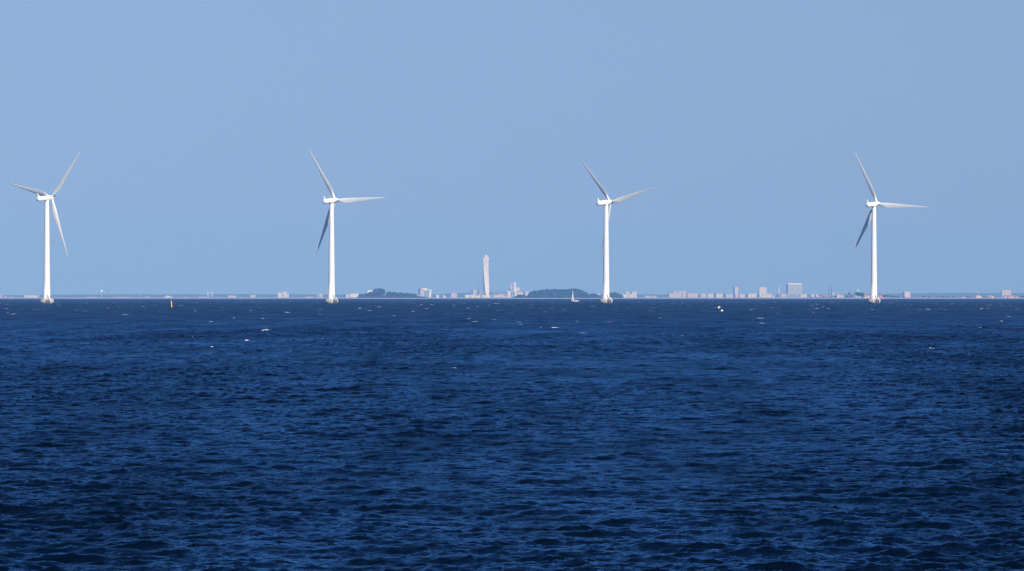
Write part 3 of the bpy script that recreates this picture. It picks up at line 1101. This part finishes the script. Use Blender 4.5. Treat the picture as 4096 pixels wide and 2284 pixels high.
B('warehouse', 793, 826, 1187.5, 'bright white long shed left of the pale lattice cranes', 'building', WHITE, rot=6)
B('hall', 912, 945, 1182.5, 'pinkish stepped hall between the lattice cranes and the white silo group', 'building', PINK, roof='gable', rot=10, roofm=M_roofpale)
B('hall', 1000, 1022, 1180, 'pinkish hall just left of the white silo group', 'building', PINK, rot=10)
B('office_block', 1109, 1129, 1170.5, 'cream box on the left of the white silo group', 'building', CREAM, rot=12)
B('office_block', 1130, 1147, 1166.5, 'tallest cream block in the middle of the white silo group', 'building', CREAM, rot=12)
B('office_block', 1143, 1156, 1176, 'low stepped block on the right of the white silo group', 'building', CREAM, rot=12)
B('house', 1123, 1131, 1184, 'small white house at the foot of the white silo group', 'house', WHITE, roof='gable')
B('shed', 1221, 1255, 1187, 'low cream shed left of the second turbine', 'building', CREAM, rot=5)
B('silo_tower', 1266, 1279, 1170.5, 'blue grey block close left of the second turbine', 'building', BLUE, rot=0)
B('apartment_block', 1278, 1291, 1174, 'pinkish block joined to the blue grey block left of the second turbine', 'building', PINK, rot=8)
B('house', 1383, 1397, 1177.5, 'white house just right of the second turbine', 'house', WHITE, roof='gable', roofm=M_roofpale)
B('apartment_block', 1396, 1436, 1174, 'long white terrace left of the island grove', 'building', WHITE, rot=10, style='bays')
B('villa', 1467, 1491, 1161.5, 'white flat house showing above the trees left of the tall dome crowned tree', 'building', WHITE, rot=12, extra=[(.1, .5, 1.5)])
# --- arch building
t = B('office_block', 1673, 1698, 1154.5, 'pink and white block with a white frame round a blue glass front', 'building', PINK, rot=24, depth=24, bands=False)
w_ = M_roofpale
s_ = DM / F
bm = BM(); box(bm, 12.5, 34, -6, 8, 0, 25); obj('glass_front', bm, facade((0.18, 0.24, 0.31), (0.22, 0.28, 0.36)), t)
bm = BM(); box(bm, 34, 42, -7, 9, 0, 33); box(bm, 5, 34, -7, 9, 31, 34.5); obj('frame', bm, mat('white_frame', (0.78, 0.74, 0.70), .6, .05, .2), t)
bm = BM(); box(bm, 2, 22, -5, 6, 34.6, 39.5); obj('roof_house', bm, mat('white_roof_house', (0.82, 0.78, 0.72), .6, .05, .2), t)
B('house', 1671, 1686, 1179.5, 'small white house at the right end of the island grove', 'house', WHITE, roof='gable', roofm=M_roofpale)
B('house', 1742, 1757, 1178.5, 'small pale house right of the framed glass block', 'house', WHITE, roof='hip', roofm=M_roofpale)
# church with spire
def church(px, hw, ytop, lab, colr, D=DM, hsp=.6, w=1.0):
    t = thing('church', (wx(px, D), D, 1.2), R(15), lab, 'church')
    h = wz(ytop, D) - 1.2
    s = hw * D / F
    bm = BM(); box(bm, -s, s, -s, s, 0, h * (1 - hsp)); obj('tower', bm, facade(colr, mortar=1.1), t)
    bm = BM(); lathe(bm, [(s * 1.3, h * (1 - hsp)), (s * .5, h * (1 - hsp * .55)), (.08, h)], 8); obj('spire', bm, M_copper if colr == WHITE else M_roofdark, t)
    bm = BM(); box(bm, s + .02, s * 5, -s * 1.2, s * 1.2, 0, h * .25); n_ = obj('nave', bm, facade(colr, mortar=1.1), t)
    bm = BM()
    v = [bm.verts.new(c) for c in ((s + .02, -s * 1.5, h * .25 + .02), (s * 5.2, -s * 1.5, h * .25 + .02), (s * 5.2, s * 1.5, h * .25 + .02), (s + .02, s * 1.5, h * .25 + .02), (s + .02, 0, h * .4), (s * 5.2, 0, h * .4))]
    for f in ((0, 1, 5, 4), (2, 3, 4, 5), (0, 4, 3), (1, 2, 5), (3, 2, 1, 0)):
        bm.faces.new([v[i] for i in f])
    obj('roof', bm, M_rooftile, n_)
    return t
church(1773.5, 2.0, 1170.5, 'little white church with a pointed spire between the framed block and the pink roofed hall', WHITE)
B('hall', 1800, 1828, 1170.5, 'hall with a broad pink roof left of the twisted tower', 'building', PINK, roof='gable', rot=14, roofm=mat('pink_roof', (0.50, 0.30, 0.26), .8, .1, .3))
B('kiosk', 1822.5, 1828, 1182, 'slim white tower house below the right end of the pink roofed hall', 'building', WHITE, rot=0, depth=5)
B('apartment_block', 1858, 1881, 1178.3, 'white flats left of the striped white flats by the twisted tower', 'building', WHITE, rot=12, style='bays')
B('apartment_block', 1880, 1900, 1179, 'left one of the two striped white flats below the twisted tower', 'building', WHITE, D=DM - 300, rot=14, style='bays')
B('apartment_block', 1900, 1921, 1181, 'right one of the two striped white flats below the twisted tower', 'building', WHITE, D=DM - 300, rot=14, style='bays')
B('office_tower', 1881, 1891, 1156.5, 'dark blue tower block second left of the twisted tower', 'tower', DARK, rot=0)
B('office_block', 1891, 1907, 1159, 'pale pink block joined to the dark blue tower block', 'building', PINK, rot=10)
church(1914.5, 3.0, 1137, 'tall dark blue church spire just left of the twisted tower', BLUE, DM + 300, .7)

# --- the twisted tower
DT = 16450.0
t = thing('twisted_tower', (wx(1943.5, DT), DT, 1.2), 0, 'very tall pale twisted tower of stacked cubes standing alone', 'tower')
TT = thing
Ht = wz(1028, DT) - 1.2
seg = Ht / 9
M_tw = facade((0.84, 0.75, 0.69), (0.72, 0.65, 0.60), bay=2.6, floor=3.6, mortar=0.95)
M_joint = mat('joint_glass', (0.30, 0.31, 0.33), .4, .1, .3)
def fa(z):
    return R(40 - 63 * min(1, z / Ht))
for k in range(9):
    bm = BM()
    z0, z1 = k * seg, (k + 1) * seg - .75
    rings = []
    for i in range(7):
        z = z0 + (z1 - z0) * i / 6
        a = fa(z)
        # a five-sided floor: four walls and a narrow ridge towards the spine
        ring = []
        c = 10.8
        for (x, y) in ((-c, -c + 1.3), (-c + 1.3, -c), (c - 1.3, -c), (c, -c + 1.3), (c, c - 1.3), (c - 1.3, c), (0, c + 3.5), (-c + 1.3, c), (-c, c - 1.3)):
            ring.append(bm.verts.new((x * math.cos(a) - y * math.sin(a), x * math.sin(a) + y * math.cos(a), z)))
        rings.append(ring)
    for a_, b2 in zip(rings, rings[1:]):
        n = len(a_)
        for i in range(n):
            bm.faces.new((a_[i], a_[(i + 1) % n], b2[(i + 1) % n], b2[i]))
    bm.faces.new(rings[-1]); bm.faces.new(list(reversed(rings[0])))
    obj('segment', bm, M_tw, t)
    if k < 8:
        bm = BM(); lathe(bm, [(9.0, z1 + .02), (9.0, z0 + seg - .02)], 24); obj('joint', bm, M_joint, t)
bm = BM(); lathe(bm, [(5.4, Ht - 1.6), (5.4, Ht + 7.2), (4.9, Ht + 7.8)], 24); bm.transform(Matrix.Translation((0.4, 0, 0))); obj('core_top', bm, M_white, t)
bm = BM()
prev = None
for i in range(37):
    z = Ht * .98 * i / 36
    a = fa(z) + R(-128)
    rr = 17.5 - 4.5 * z / Ht
    p = Vector((rr * math.cos(a), rr * math.sin(a), z)) if True else None
    q = Vector((10.5 * math.cos(a), 10.5 * math.sin(a), z + 2))
    if prev is not None:
        tube(bm, prev, p, .8, n=6)
    if i % 2 == 0:
        tube(bm, p, q, .35, n=5)
    prev = p
obj('spine', bm, mat('spine_steel', (0.25, 0.31, 0.38), .5, .1, .5), t)
B('pavilion', 1927, 1962, 1181, 'broad pale base building at the foot of the twisted tower', 'building', WHITE, D=DM - 250, rot=10)

# --- right of the twisted tower
B('industrial_hall', 1964, 2060, 1168, 'wide blue grey shipyard hall right of the twisted tower', 'building', BLUE, D=DM + 350, rot=3, depth=40, roof='gable', roofm=mat('blue_roof', (0.16, 0.22, 0.28), .7, .1, .2))
B('hall', 1994, 2017, 1172.5, 'small pink roofed hall before the wide blue grey shipyard hall', 'building', PINK, D=DM + 120, rot=6, roof='gable')
B('house', 1974, 2006, 1180, 'row of pale houses in front of the shipyard hall', 'building', (0.58, 0.52, 0.5), rot=8, style='bays', D=DM - 100)
B('apartment_block', 2003, 2022, 1183.5, 'left one of two small cream shore blocks right of the twisted tower', 'building', CREAM, D=DM - 350, rot=12, style='bays')
B('apartment_block', 2024, 2038, 1182, 'right one of two small cream shore blocks right of the twisted tower', 'building', CREAM, D=DM - 350, rot=12, style='bays')
B('apartment_tower', 2037, 2049, 1137.5, 'faint pinkish tall block left of the white slim tower above the shipyard hall', 'tower', PINK, D=DM + 500, rot=15)
B('apartment_tower', 2053, 2065, 1128.5, 'slim white tall tower, highest building right of the twisted tower', 'tower', WHITE, D=DM + 450, rot=14, extra=[(.0, .3, 2.0)])
B('apartment_tower', 2063, 2079, 1150, 'pale shoulder block joined to the right of the slim white tower', 'building', (0.62, 0.55, 0.52), D=DM + 460, rot=14)
B('office_block', 2030, 2043, 1163, 'white flat box at the foot of the faint pinkish tall block', 'building', WHITE, D=DM + 200, rot=8)
B('apartment_block', 2069, 2092, 1164, 'cream stepped block with a reddish roof left of the large wood', 'building', CREAM, D=DM + 100, rot=12, roof='gable')
B('apartment_block', 2099, 2119, 1166, 'pinkish block partly behind the left shoulder of the large wood', 'building', PINK, D=DM + 100, rot=12)
lt = thing('light_tower', (wx(2048.5, DM - 300), DM - 300, 1.2), 0, 'slender white light tower left of the large wood', 'tower')
h = wz(1168, DM) - 1.2
bm = BM(); lathe(bm, [(2.0, 0), (1.7, h * .8), (2.2, h * .8 + .2), (2.2, h * .86)], 16); shade(obj('shaft', bm, M_white, lt))
bm = BM(); lathe(bm, [(1.5, h * .86), (1.5, h * .94), (.2, h)], 12); obj('lantern', bm, M_darksteel, lt)
# --- behind and right of the third turbine
tk = thing('gas_holder', (wx(2395.5, DM), DM, 1.2), 0, 'round white domed tank between the small copse and the turbine by the sailboat', 'tank')
h = wz(1174.5, DM) - 1.2
bm = BM(); lathe(bm, [(4.2, 0), (4.4, h * .6)], 24); obj('shell', bm, M_white, tk)
bm = BM(); lathe(bm, [(4.6, h * .6 + .02), (4.0, h * .85), (2.2, h * .97), (.2, h)], 24); shade(obj('dome', bm, M_white, tk))
B('house', 2488, 2504, 1177, 'small pale house on the right slope of the domed copse', 'house', WHITE, roof='hip', roofm=M_roofpale)
B('apartment_block', 2503, 2516, 1166.5, 'left one of two pale blocks on the skyline right of the turbine by the sailboat', 'building', CREAM, rot=14)
B('apartment_block', 2524, 2547, 1167.5, 'right wider one of two pale skyline blocks right of the turbine by the sailboat', 'building', (0.62, 0.5, 0.45), rot=14, extra=[(.55, .9, 2.0)])
B('apartment_block', 2514, 2533, 1176, 'low pale link block below the two skyline blocks right of the turbine by the sailboat', 'building', CREAM, D=DM - 100, rot=10)
B('house', 2577, 2600, 1182, 'left pinkish house row on the slope between the two pale blocks and the pink estate', 'building', PINK, rot=10, style='bays')
B('house', 2600, 2626, 1184, 'right pinkish house row on the slope between the two pale blocks and the pink estate', 'building', PINK, rot=10, style='bays')
GE = 'blocks of the pink estate'
B('apartment_block', 2674, 2727, 1173, 'long low left wing of the pink estate', 'building', PINK, rot=8, style='bays', group=GE)
B('apartment_block', 2692, 2708, 1164.5, 'left one of three taller blocks of the pink estate', 'building', PINK, D=DM + 200, rot=12, group=GE)
B('apartment_block', 2712, 2727, 1163.5, 'middle one of three taller blocks of the pink estate', 'building', PINK, D=DM + 200, rot=12, group=GE)
B('apartment_block', 2728, 2744, 1163, 'right one of three taller blocks of the pink estate', 'building', PINK, D=DM + 200, rot=12, group=GE)
B('apartment_block', 2747, 2792, 1173, 'long low right wing of the pink estate', 'building', PINK, rot=8, style='bays', group=GE)
B('house', 2800, 2826, 1174, 'faint thin roofed block right of the pink estate', 'building', (0.45, 0.42, 0.42), D=DM + 150, rot=5)
GF = 'seafront flats'
B('apartment_block', 2827, 2853, 1175, 'cream seafront flats with shaded stripe, first right of pink estate', 'building', CREAM, D=DM - 200, rot=16, style='bays', group=GF)
B('apartment_block', 2860, 2891, 1174.5, 'cream striped seafront flats, second right of the pink estate, above the flag buoy', 'building', CREAM, D=DM - 200, rot=16, style='bays', group=GF)
B('apartment_block', 2900, 2932, 1176, 'duller pinkish seafront flats left of the grey pink tower', 'building', PINK, D=DM - 200, rot=12, style='bays', group=GF)
B('apartment_tower', 2933, 2953, 1147.5, 'narrow pinkish tower with a dark left side above the seafront flats', 'tower', (0.55, 0.45, 0.45), D=DM + 100, rot=24, depth=14)
B('apartment_block', 2940, 2956, 1177, 'pinkish low block at the foot of the narrow pinkish tower', 'building', PINK, D=DM - 150, rot=10, group=GF)
B('apartment_block', 2955, 2980, 1176.5, 'pale striped seafront flats right of the narrow pinkish tower', 'building', (0.58, 0.48, 0.45), D=DM - 200, rot=14, style='bays', group=GF)
B('apartment_block', 2988, 3026, 1174, 'bright striped seafront flats left of the rounded wide flats', 'building', CREAM, D=DM - 200, rot=14, style='bays', group=GF)
B('apartment_tower', 3034, 3067, 1149.5, 'square cream tall block above the rounded wide flats', 'tower', CREAM, D=DM + 50, rot=10, depth=16, extra=[(.25, .6, 1.6)])
t = B('apartment_block', 3036, 3080, 1175, 'wide cream flats with a rounded right end below the square cream tall block', 'building', CREAM, D=DM - 200, rot=6, style='bays', group=GF)
bm = BM(); lathe(bm, [(7.2, 0), (7.2, wz(1175.3, DM) - 1.2)], 24); bm.transform(Matrix.Translation((23.5, 0, 0))); obj('rounded_end', bm, facade(CREAM), t)
B('apartment_block', 3088, 3100, 1181, 'small pinkish end block right of the rounded wide flats', 'building', PINK, D=DM - 200, rot=8, group=GF)
B('chimney_block', 3111, 3119, 1148.5, 'thin pinkish tower left of the great grey slab', 'tower', PINK, D=DM + 250, rot=14, depth=6)
B('apartment_block', 3122, 3142, 1176, 'pinkish block narrowing below the left side of the great grey slab', 'building', PINK, D=DM - 150, rot=10)
t = B('hotel_slab', 3144, 3209, 1136.5, 'great grey slab block, broadest high building of the skyline', 'building', (0.46, 0.46, 0.47), D=DM + 150, rot=22, depth=20, bands=True, extra=[(.02, .98, 3.2), (.2, .45, 4.6)])
B('hall', 3113, 3190, 1174.5, 'long low hall with a pale roof edge in front of the great grey slab', 'building', BLUE, D=DM - 50, rot=3, depth=18)
B('apartment_block', 3197, 3228, 1175, 'left wider one of three dull flats right of the great grey slab', 'building', (0.56, 0.47, 0.45), D=DM - 200, rot=14, style='bays')
B('apartment_block', 3242, 3257, 1175.5, 'middle one of three dull flats right of the great grey slab', 'building', (0.56, 0.47, 0.45), D=DM - 200, rot=14, style='bays')
B('apartment_block', 3261, 3276, 1177, 'right one of three dull flats right of the great grey slab', 'building', (0.56, 0.47, 0.45), D=DM - 200, rot=14, style='bays')
B('hall', 3285, 3345, 1179, 'faint bluish hall behind the two tall dark masts', 'building', BLUE, rot=4)
B('house', 3348, 3357, 1175, 'small house with a bright red roof right of the two tall dark masts', 'house', WHITE, roof='hip', D=DM - 900)
B('hall', 3356, 3375, 1177, 'pinkish hall between the red roofed small house and the domed lookout tower', 'building', PINK, rot=8, roof='gable')

# --- things on the island shore at right
DS = DI + 45
t = thing('boathouse', (wx(3293.5, DS), DS, 1.9), R(6), 'low boathouse with a bright red arched roof on the shore', 'boathouse')
n, rw = 16, 10.0
bm = BM()
ar = [(rw * math.cos(PI * i / n), 4.8 * math.sin(PI * i / n)) for i in range(n + 1)]
for y0, y1 in ((-4, 4),):
    out = [[bm.verts.new((x, y, .4 + z)) for x, z in ar] for y in (y0, y1)]
    inn = [[bm.verts.new((x * .9, y, .3 + z * .86)) for x, z in ar] for y in (y0, y1)]
    for i in range(n):
        bm.faces.new((out[0][i], out[0][i + 1], out[1][i + 1], out[1][i]))
        bm.faces.new((inn[0][i], inn[1][i], inn[1][i + 1], inn[0][i + 1]))
        for e in (0, 1):
            bm.faces.new((out[e][i], inn[e][i], inn[e][i + 1], out[e][i + 1]))
obj('roof', bm, M_redpaint, t)
bm = BM()
vs = [bm.verts.new((x * .89, -3.0, .25 + z * .84)) for x, z in ar]
bm.faces.new(vs)
vs2 = [bm.verts.new((x * .89, 3.0, .25 + z * .84)) for x, z in ar]
bm.faces.new(list(reversed(vs2)))
for i in range(n):
    bm.faces.new((vs[i], vs2[i], vs2[i + 1], vs[i + 1]))
obj('wall', bm, mat('blue_grey_boards', (0.22, 0.26, 0.30), .8, .2, .6), t)
bm = BM(); box(bm, -3.2, 3.2, -3.25, -3.02, 0, 3.1); obj('door', bm, mat('dark_boards', (0.08, 0.10, 0.12), .8, .2, .6), t)

for px, yt, lab in ((3316, 1146, 'thin dark mast on the shore, left and shorter one of a pair'), (3327, 1144.5, 'thin dark mast with a block at its foot, right one of a pair')):
    t = thing('mast', (wx(px, DS), DS, 1.8), 0, lab, 'mast', 'pair of dark masts on the shore')
    h = wz(yt, DS) - 1.8
    bm = BM(); lathe(bm, [(.85, 0), (.75, h * .35), (.62, h * .8), (.55, h)], 12); obj('pole', bm, M_masts, t)
    bm = BM(); lathe(bm, [(.9, h), (.9, h + .5), (.3, h + .8)], 12); obj('cap', bm, M_masts, t)
    bm = BM(); box(bm, -2.2, 2.2, -1.6, 1.6, 0, 2.4 if px < 3320 else 4.0); obj('base', bm, mat('tarred_boards', (0.05, 0.06, 0.075), .8, .2, .6), t)
t = thing('beacon_tower', (wx(3332.5, DM), DM, 1.2), 0, 'pale beacon tower showing just right of the right tall mast', 'tower')
h = wz(1164.5, DM) - 1.2
bm = BM(); lathe(bm, [(2.6, 0), (2.0, h * .75), (3.0, h * .76), (3.0, h * .82)], 16); obj('shaft', bm, M_white, t)
bm = BM(); lathe(bm, [(2.0, h * .82), (2.0, h * .94), (.2, h)], 12); obj('lantern', bm, M_redpaint, t)
t = thing('lookout_tower', (wx(3397.5, DS), DS, 1.8), 0, 'dark lookout tower with a domed reddish head by the shore', 'tower')
h = wz(1169, DS) - 1.8
bm = BM(); lathe(bm, [(2.6, 0), (1.7, h * .25), (1.5, h * .6)], 12); obj('stem', bm, mat('dull_brick', (0.22, 0.12, 0.10), .8, .2, .5), t)
bm = BM(); lathe(bm, [(2.2, h * .6), (3.0, h * .64), (3.0, h * .8), (2.8, h * .81)], 16); obj('head', bm, mat('red_brick', (0.26, 0.11, 0.09), .8, .2, .5), t)
bm = BM(); lathe(bm, [(3.4, h * .81), (2.6, h * .93), (1.0, h * .99), (.1, h)], 16); shade(obj('dome', bm, M_darksteel, t))
t = B('hall', 3418, 3442, 1166, 'building under a pale green pyramid roof, behind the pair of rounded trees', 'building', (0.45, 0.5, 0.48), rot=12)
h = wz(1166, DM) - 1.2
bm = BM(); lathe(bm, [(9.5, h + .05), (4.8, h + 7), (.2, h + 14.5)], 4); bm.transform(Matrix.Rotation(R(45), 4, 'Z')); obj('pyramid_roof', bm, M_copper, t)
B('house', 3453, 3479, 1177.5, 'long red roofed house left of the rightmost turbine tower', 'house', (0.55, 0.42, 0.38), D=DS + 60, rot=8, roof='gable', depth=8)
B('house', 3458, 3466, 1184, 'small white house before the long red roofed house', 'house', WHITE, D=DS, rot=10, roof='gable', depth=4)
B('house', 3470, 3477, 1184.5, 'small white shed beside the rightmost turbine tower, on its left', 'house', WHITE, D=DS, rot=10, roof='flat', depth=4)
B('house', 3507, 3529, 1179.5, 'red roofed house with a pale gable right of the rightmost turbine tower', 'house', (0.55, 0.16, 0.13), D=DS + 40, rot=10, roof='gable', depth=9)
B('house', 3513, 3520, 1184.5, 'small white annex in front of the red roofed house right of the rightmost turbine', 'house', WHITE, D=DS, rot=10, roof='gable', depth=4)
# small motor boat
D = 9150.0
t = thing('motor_boat', (wx(3530.5, D), D, 0), R(170), 'tiny white motor boat close inshore, right of the rightmost turbine', 'motorboat')
bm = BM()
secs = [(3.0, .05, 1.5, .9), (2.0, .8, 1.3, .1), (0, 1.2, 1.1, -.3), (-2.6, 1.15, 1.05, -.2)]
rings = [[bm.verts.new((x, hw * math.copysign(abs(math.cos(PI * i / 8)) ** .5, math.cos(PI * i / 8)), zt - (zt - zb) * math.sin(PI * i / 8) ** .8)) for i in range(9)] for x, hw, zt, zb in secs]
for a, b in zip(rings, rings[1:]):
    for i in range(8):
        bm.faces.new((a[i], a[i + 1], b[i + 1], b[i]))
    bm.faces.new((a[0], b[0], b[8], a[8]))
bm.faces.new(rings[0]); bm.faces.new(rings[-1])
bmesh.ops.recalc_face_normals(bm, faces=bm.faces)
obj('hull', bm, M_white, t)
bm = BM(); v_ = box(bm, -.8, 1.3, -.8, .8, 1.1, 2.5)
for q in v_:
    if q.co.z > 2:
        q.co.x = q.co.x * .75 - .1
        q.co.y *= .85
cb_ = obj('cabin', bm, M_white, t)
bm = BM(); box(bm, -.5, .9, -.82, .82, 1.75, 2.15); obj('window', bm, M_darksteel, cb_)

# --- lattice mast, cranes, water tower
def lattice(bm, x, y, z0, z1, w0, w1, r=.25, n=8):
    pts = []
    for i in range(n + 1):
        t_ = i / n
        w = w0 + (w1 - w0) * t_
        z = z0 + (z1 - z0) * t_
        pts.append([Vector((x + sx * w, y + sy * w, z)) for sx, sy in ((-1, -1), (1, -1), (1, 1), (-1, 1))])
    for a, b in zip(pts, pts[1:]):
        for k in range(4):
            tube(bm, a[k], b[k], r, n=5)
            tube(bm, a[k], b[(k + 1) % 4], r * .7, n=5)
    return pts
t = thing('radio_mast', (wx(3541, DM), DM, 1.2), 0, 'faint red and white lattice mast right of the rightmost turbine', 'mast')
h = wz(1152, DM) - 1.2
bm = BM(); lattice(bm, 0, 0, 0, h * .62, 1.6, 1.2, .3, 9); obj('lattice', bm, mat('grey_lattice', (0.4, 0.42, 0.45), .6, .1, .5), t)
for k, (a, b) in enumerate(((.62, .75), (.75, .87), (.87, 1.0))):
    bm = BM(); lattice(bm, 0, 0, h * a, h * b, 1.2 - .3 * k, .9 - .3 * k + .05, .35, 3)
    lathe(bm, [(2.6 - .4 * k, h * a), (2.6 - .4 * k, h * a + 1.4)], 10)
    obj('platform', bm, M_redpaint if k % 2 == 0 else M_white, t)
t = thing('water_tower', (wx(406, DM), DM, 1.2), 0, 'white ball topped water tower right of the leftmost turbine', 'water tower')
h = wz(1159.5, DM) - 1.2
bm = BM(); lathe(bm, [(3.2, 0), (2.4, h * .35), (2.3, h - 8)], 16); obj('stem', bm, mat('stem_grey', (0.3, 0.36, 0.42), .7, .1, .2), t)
bm = BM(); sphere(bm, (0, 0, h - 5.2), 6.0, sz=.87); shade(obj('tank', bm, M_white, t))
def crane(px, ytop, reach, lab, colr, w=3.2):
    t = thing('harbour_crane', (wx(px, DM), DM, 1.2), 0, lab, 'crane')
    h = wz(ytop, DM) - 1.2
    m = mat('crane_paint', colr, .6, .1, .5)
    bm = BM(); lattice(bm, 0, 0, 0, h * .5, w, w * .6, .5, 5); obj('tower', bm, m, t)
    bm = BM(); box(bm, -w, w * .9, -w * .7, w * .7, h * .5, h * .62); obj('cab', bm, m, t)
    bm = BM(); tube(bm, (w * .5, 0, h * .58), (reach, 0, h), .8, .4); tube(bm, (-w * .6, 0, h * .62), (w * .2, 0, h * .82), .5, .4); tube(bm, (w * .2, 0, h * .82), (reach, 0, h), .2, n=5); obj('jib', bm, m, t)
    return t
crane(432, 1139, 11, 'faint blue harbour crane with a raised jib right of the white ball water tower', (0.16, 0.22, 0.28), 5.0)
crane(832, 1160, -5, 'left one of two pale cranes by the bright white long shed', (0.62, 0.62, 0.62))
crane(849, 1156, 10, 'right one of two pale cranes by the bright white long shed', (0.62, 0.58, 0.58))
t = thing('radio_mast', (wx(557, DM), DM, 1.2), 0, 'faint pinkish thin mast left of the yellow spar buoy', 'mast')
h = wz(1160, DM) - 1.2
bm = BM(); lattice(bm, 0, 0, 0, h, 1.2, .5, .3, 12); obj('lattice', bm, mat('pink_lattice', (0.6, 0.42, 0.4), .6, .1, .5), t)
bm = BM(); lathe(bm, [(1.0, h), (.8, h + 1.5)], 8); obj('cap', bm, M_redpaint, t)

# --- far right
B('apartment_block', 3611, 3641, 1166.5, 'square pinkish block alone on the skyline right of the rightmost turbine', 'building', (0.66, 0.46, 0.40), D=DM + 100, rot=20, depth=18)
B('hall', 4003, 4044, 1159.5, 'wide pinkish block with a white roof line near the right picture edge', 'building', (0.52, 0.40, 0.40), D=DM + 400, rot=10, depth=20, style='bays', roofm=M_white)
GP = 'pale pyramid roofed halls at far right'
B('hall', 3899, 3926, 1181, 'pale pyramid roofed hall by the far right shore, left one of two', 'building', (0.62, 0.48, 0.42), D=DI + 140, rot=10, roof='hip', roofm=mat('pale_tile', (0.55, 0.40, 0.34), .8, .1, .4), depth=11, group=GP)
B('hall', 3950, 3974, 1181.5, 'pale pyramid roofed hall by the far right shore, right one of two', 'building', (0.62, 0.48, 0.42), D=DI + 140, rot=10, roof='hip', roofm=mat('pale_tile', (0.55, 0.40, 0.34), .8, .1, .4), depth=11, group=GP)
B('house', 4014, 4028, 1181.5, 'pinkish house left one of two below the wide pinkish block', 'house', PINK, D=DI + 160, rot=10, roof='gable', depth=8)
B('house', 4030, 4057, 1181, 'longer pinkish house right one of two below the wide pinkish block', 'house', PINK, D=DI + 160, rot=8, roof='gable', depth=9)
B('house', 4060, 4074, 1184.5, 'low pinkish shed nearest the right picture edge', 'house', PINK, D=DI + 120, rot=8, roof='gable', depth=6)
B('house', 3848, 3862, 1187, 'very low pale hut on the far right shore', 'house', WHITE, D=DI + 50, rot=8, roof='gable', depth=5)

# ------------------------------------------------------------------ haze
bm = BM()
box(bm, -5900, 5900, -600, 19600, -3.5, 230)
hz_me = bpy.data.meshes.new('haze')
bm.normal_update(); bm.to_mesh(hz_me); bm.free()
hm = bpy.data.materials.new('haze')
hm.use_nodes = True
hn = hm.node_tree.nodes
hn.clear()
ho = hn.new('ShaderNodeOutputMaterial')
pv = hn.new('ShaderNodeVolumePrincipled')
pv.inputs['Color'].default_value = (0.09, 0.216, 0.56, 1)
pv.inputs['Absorption Color'].default_value = (0.64, 0.64, 0.64, 1)
pv.inputs['Density'].default_value = 1.3e-4
pv.inputs['Anisotropy'].default_value = -0.2
hm.node_tree.links.new(pv.outputs[0], ho.inputs['Volume'])
haze = obj('haze', hz_me, hm)
tag(haze, kind='stuff')
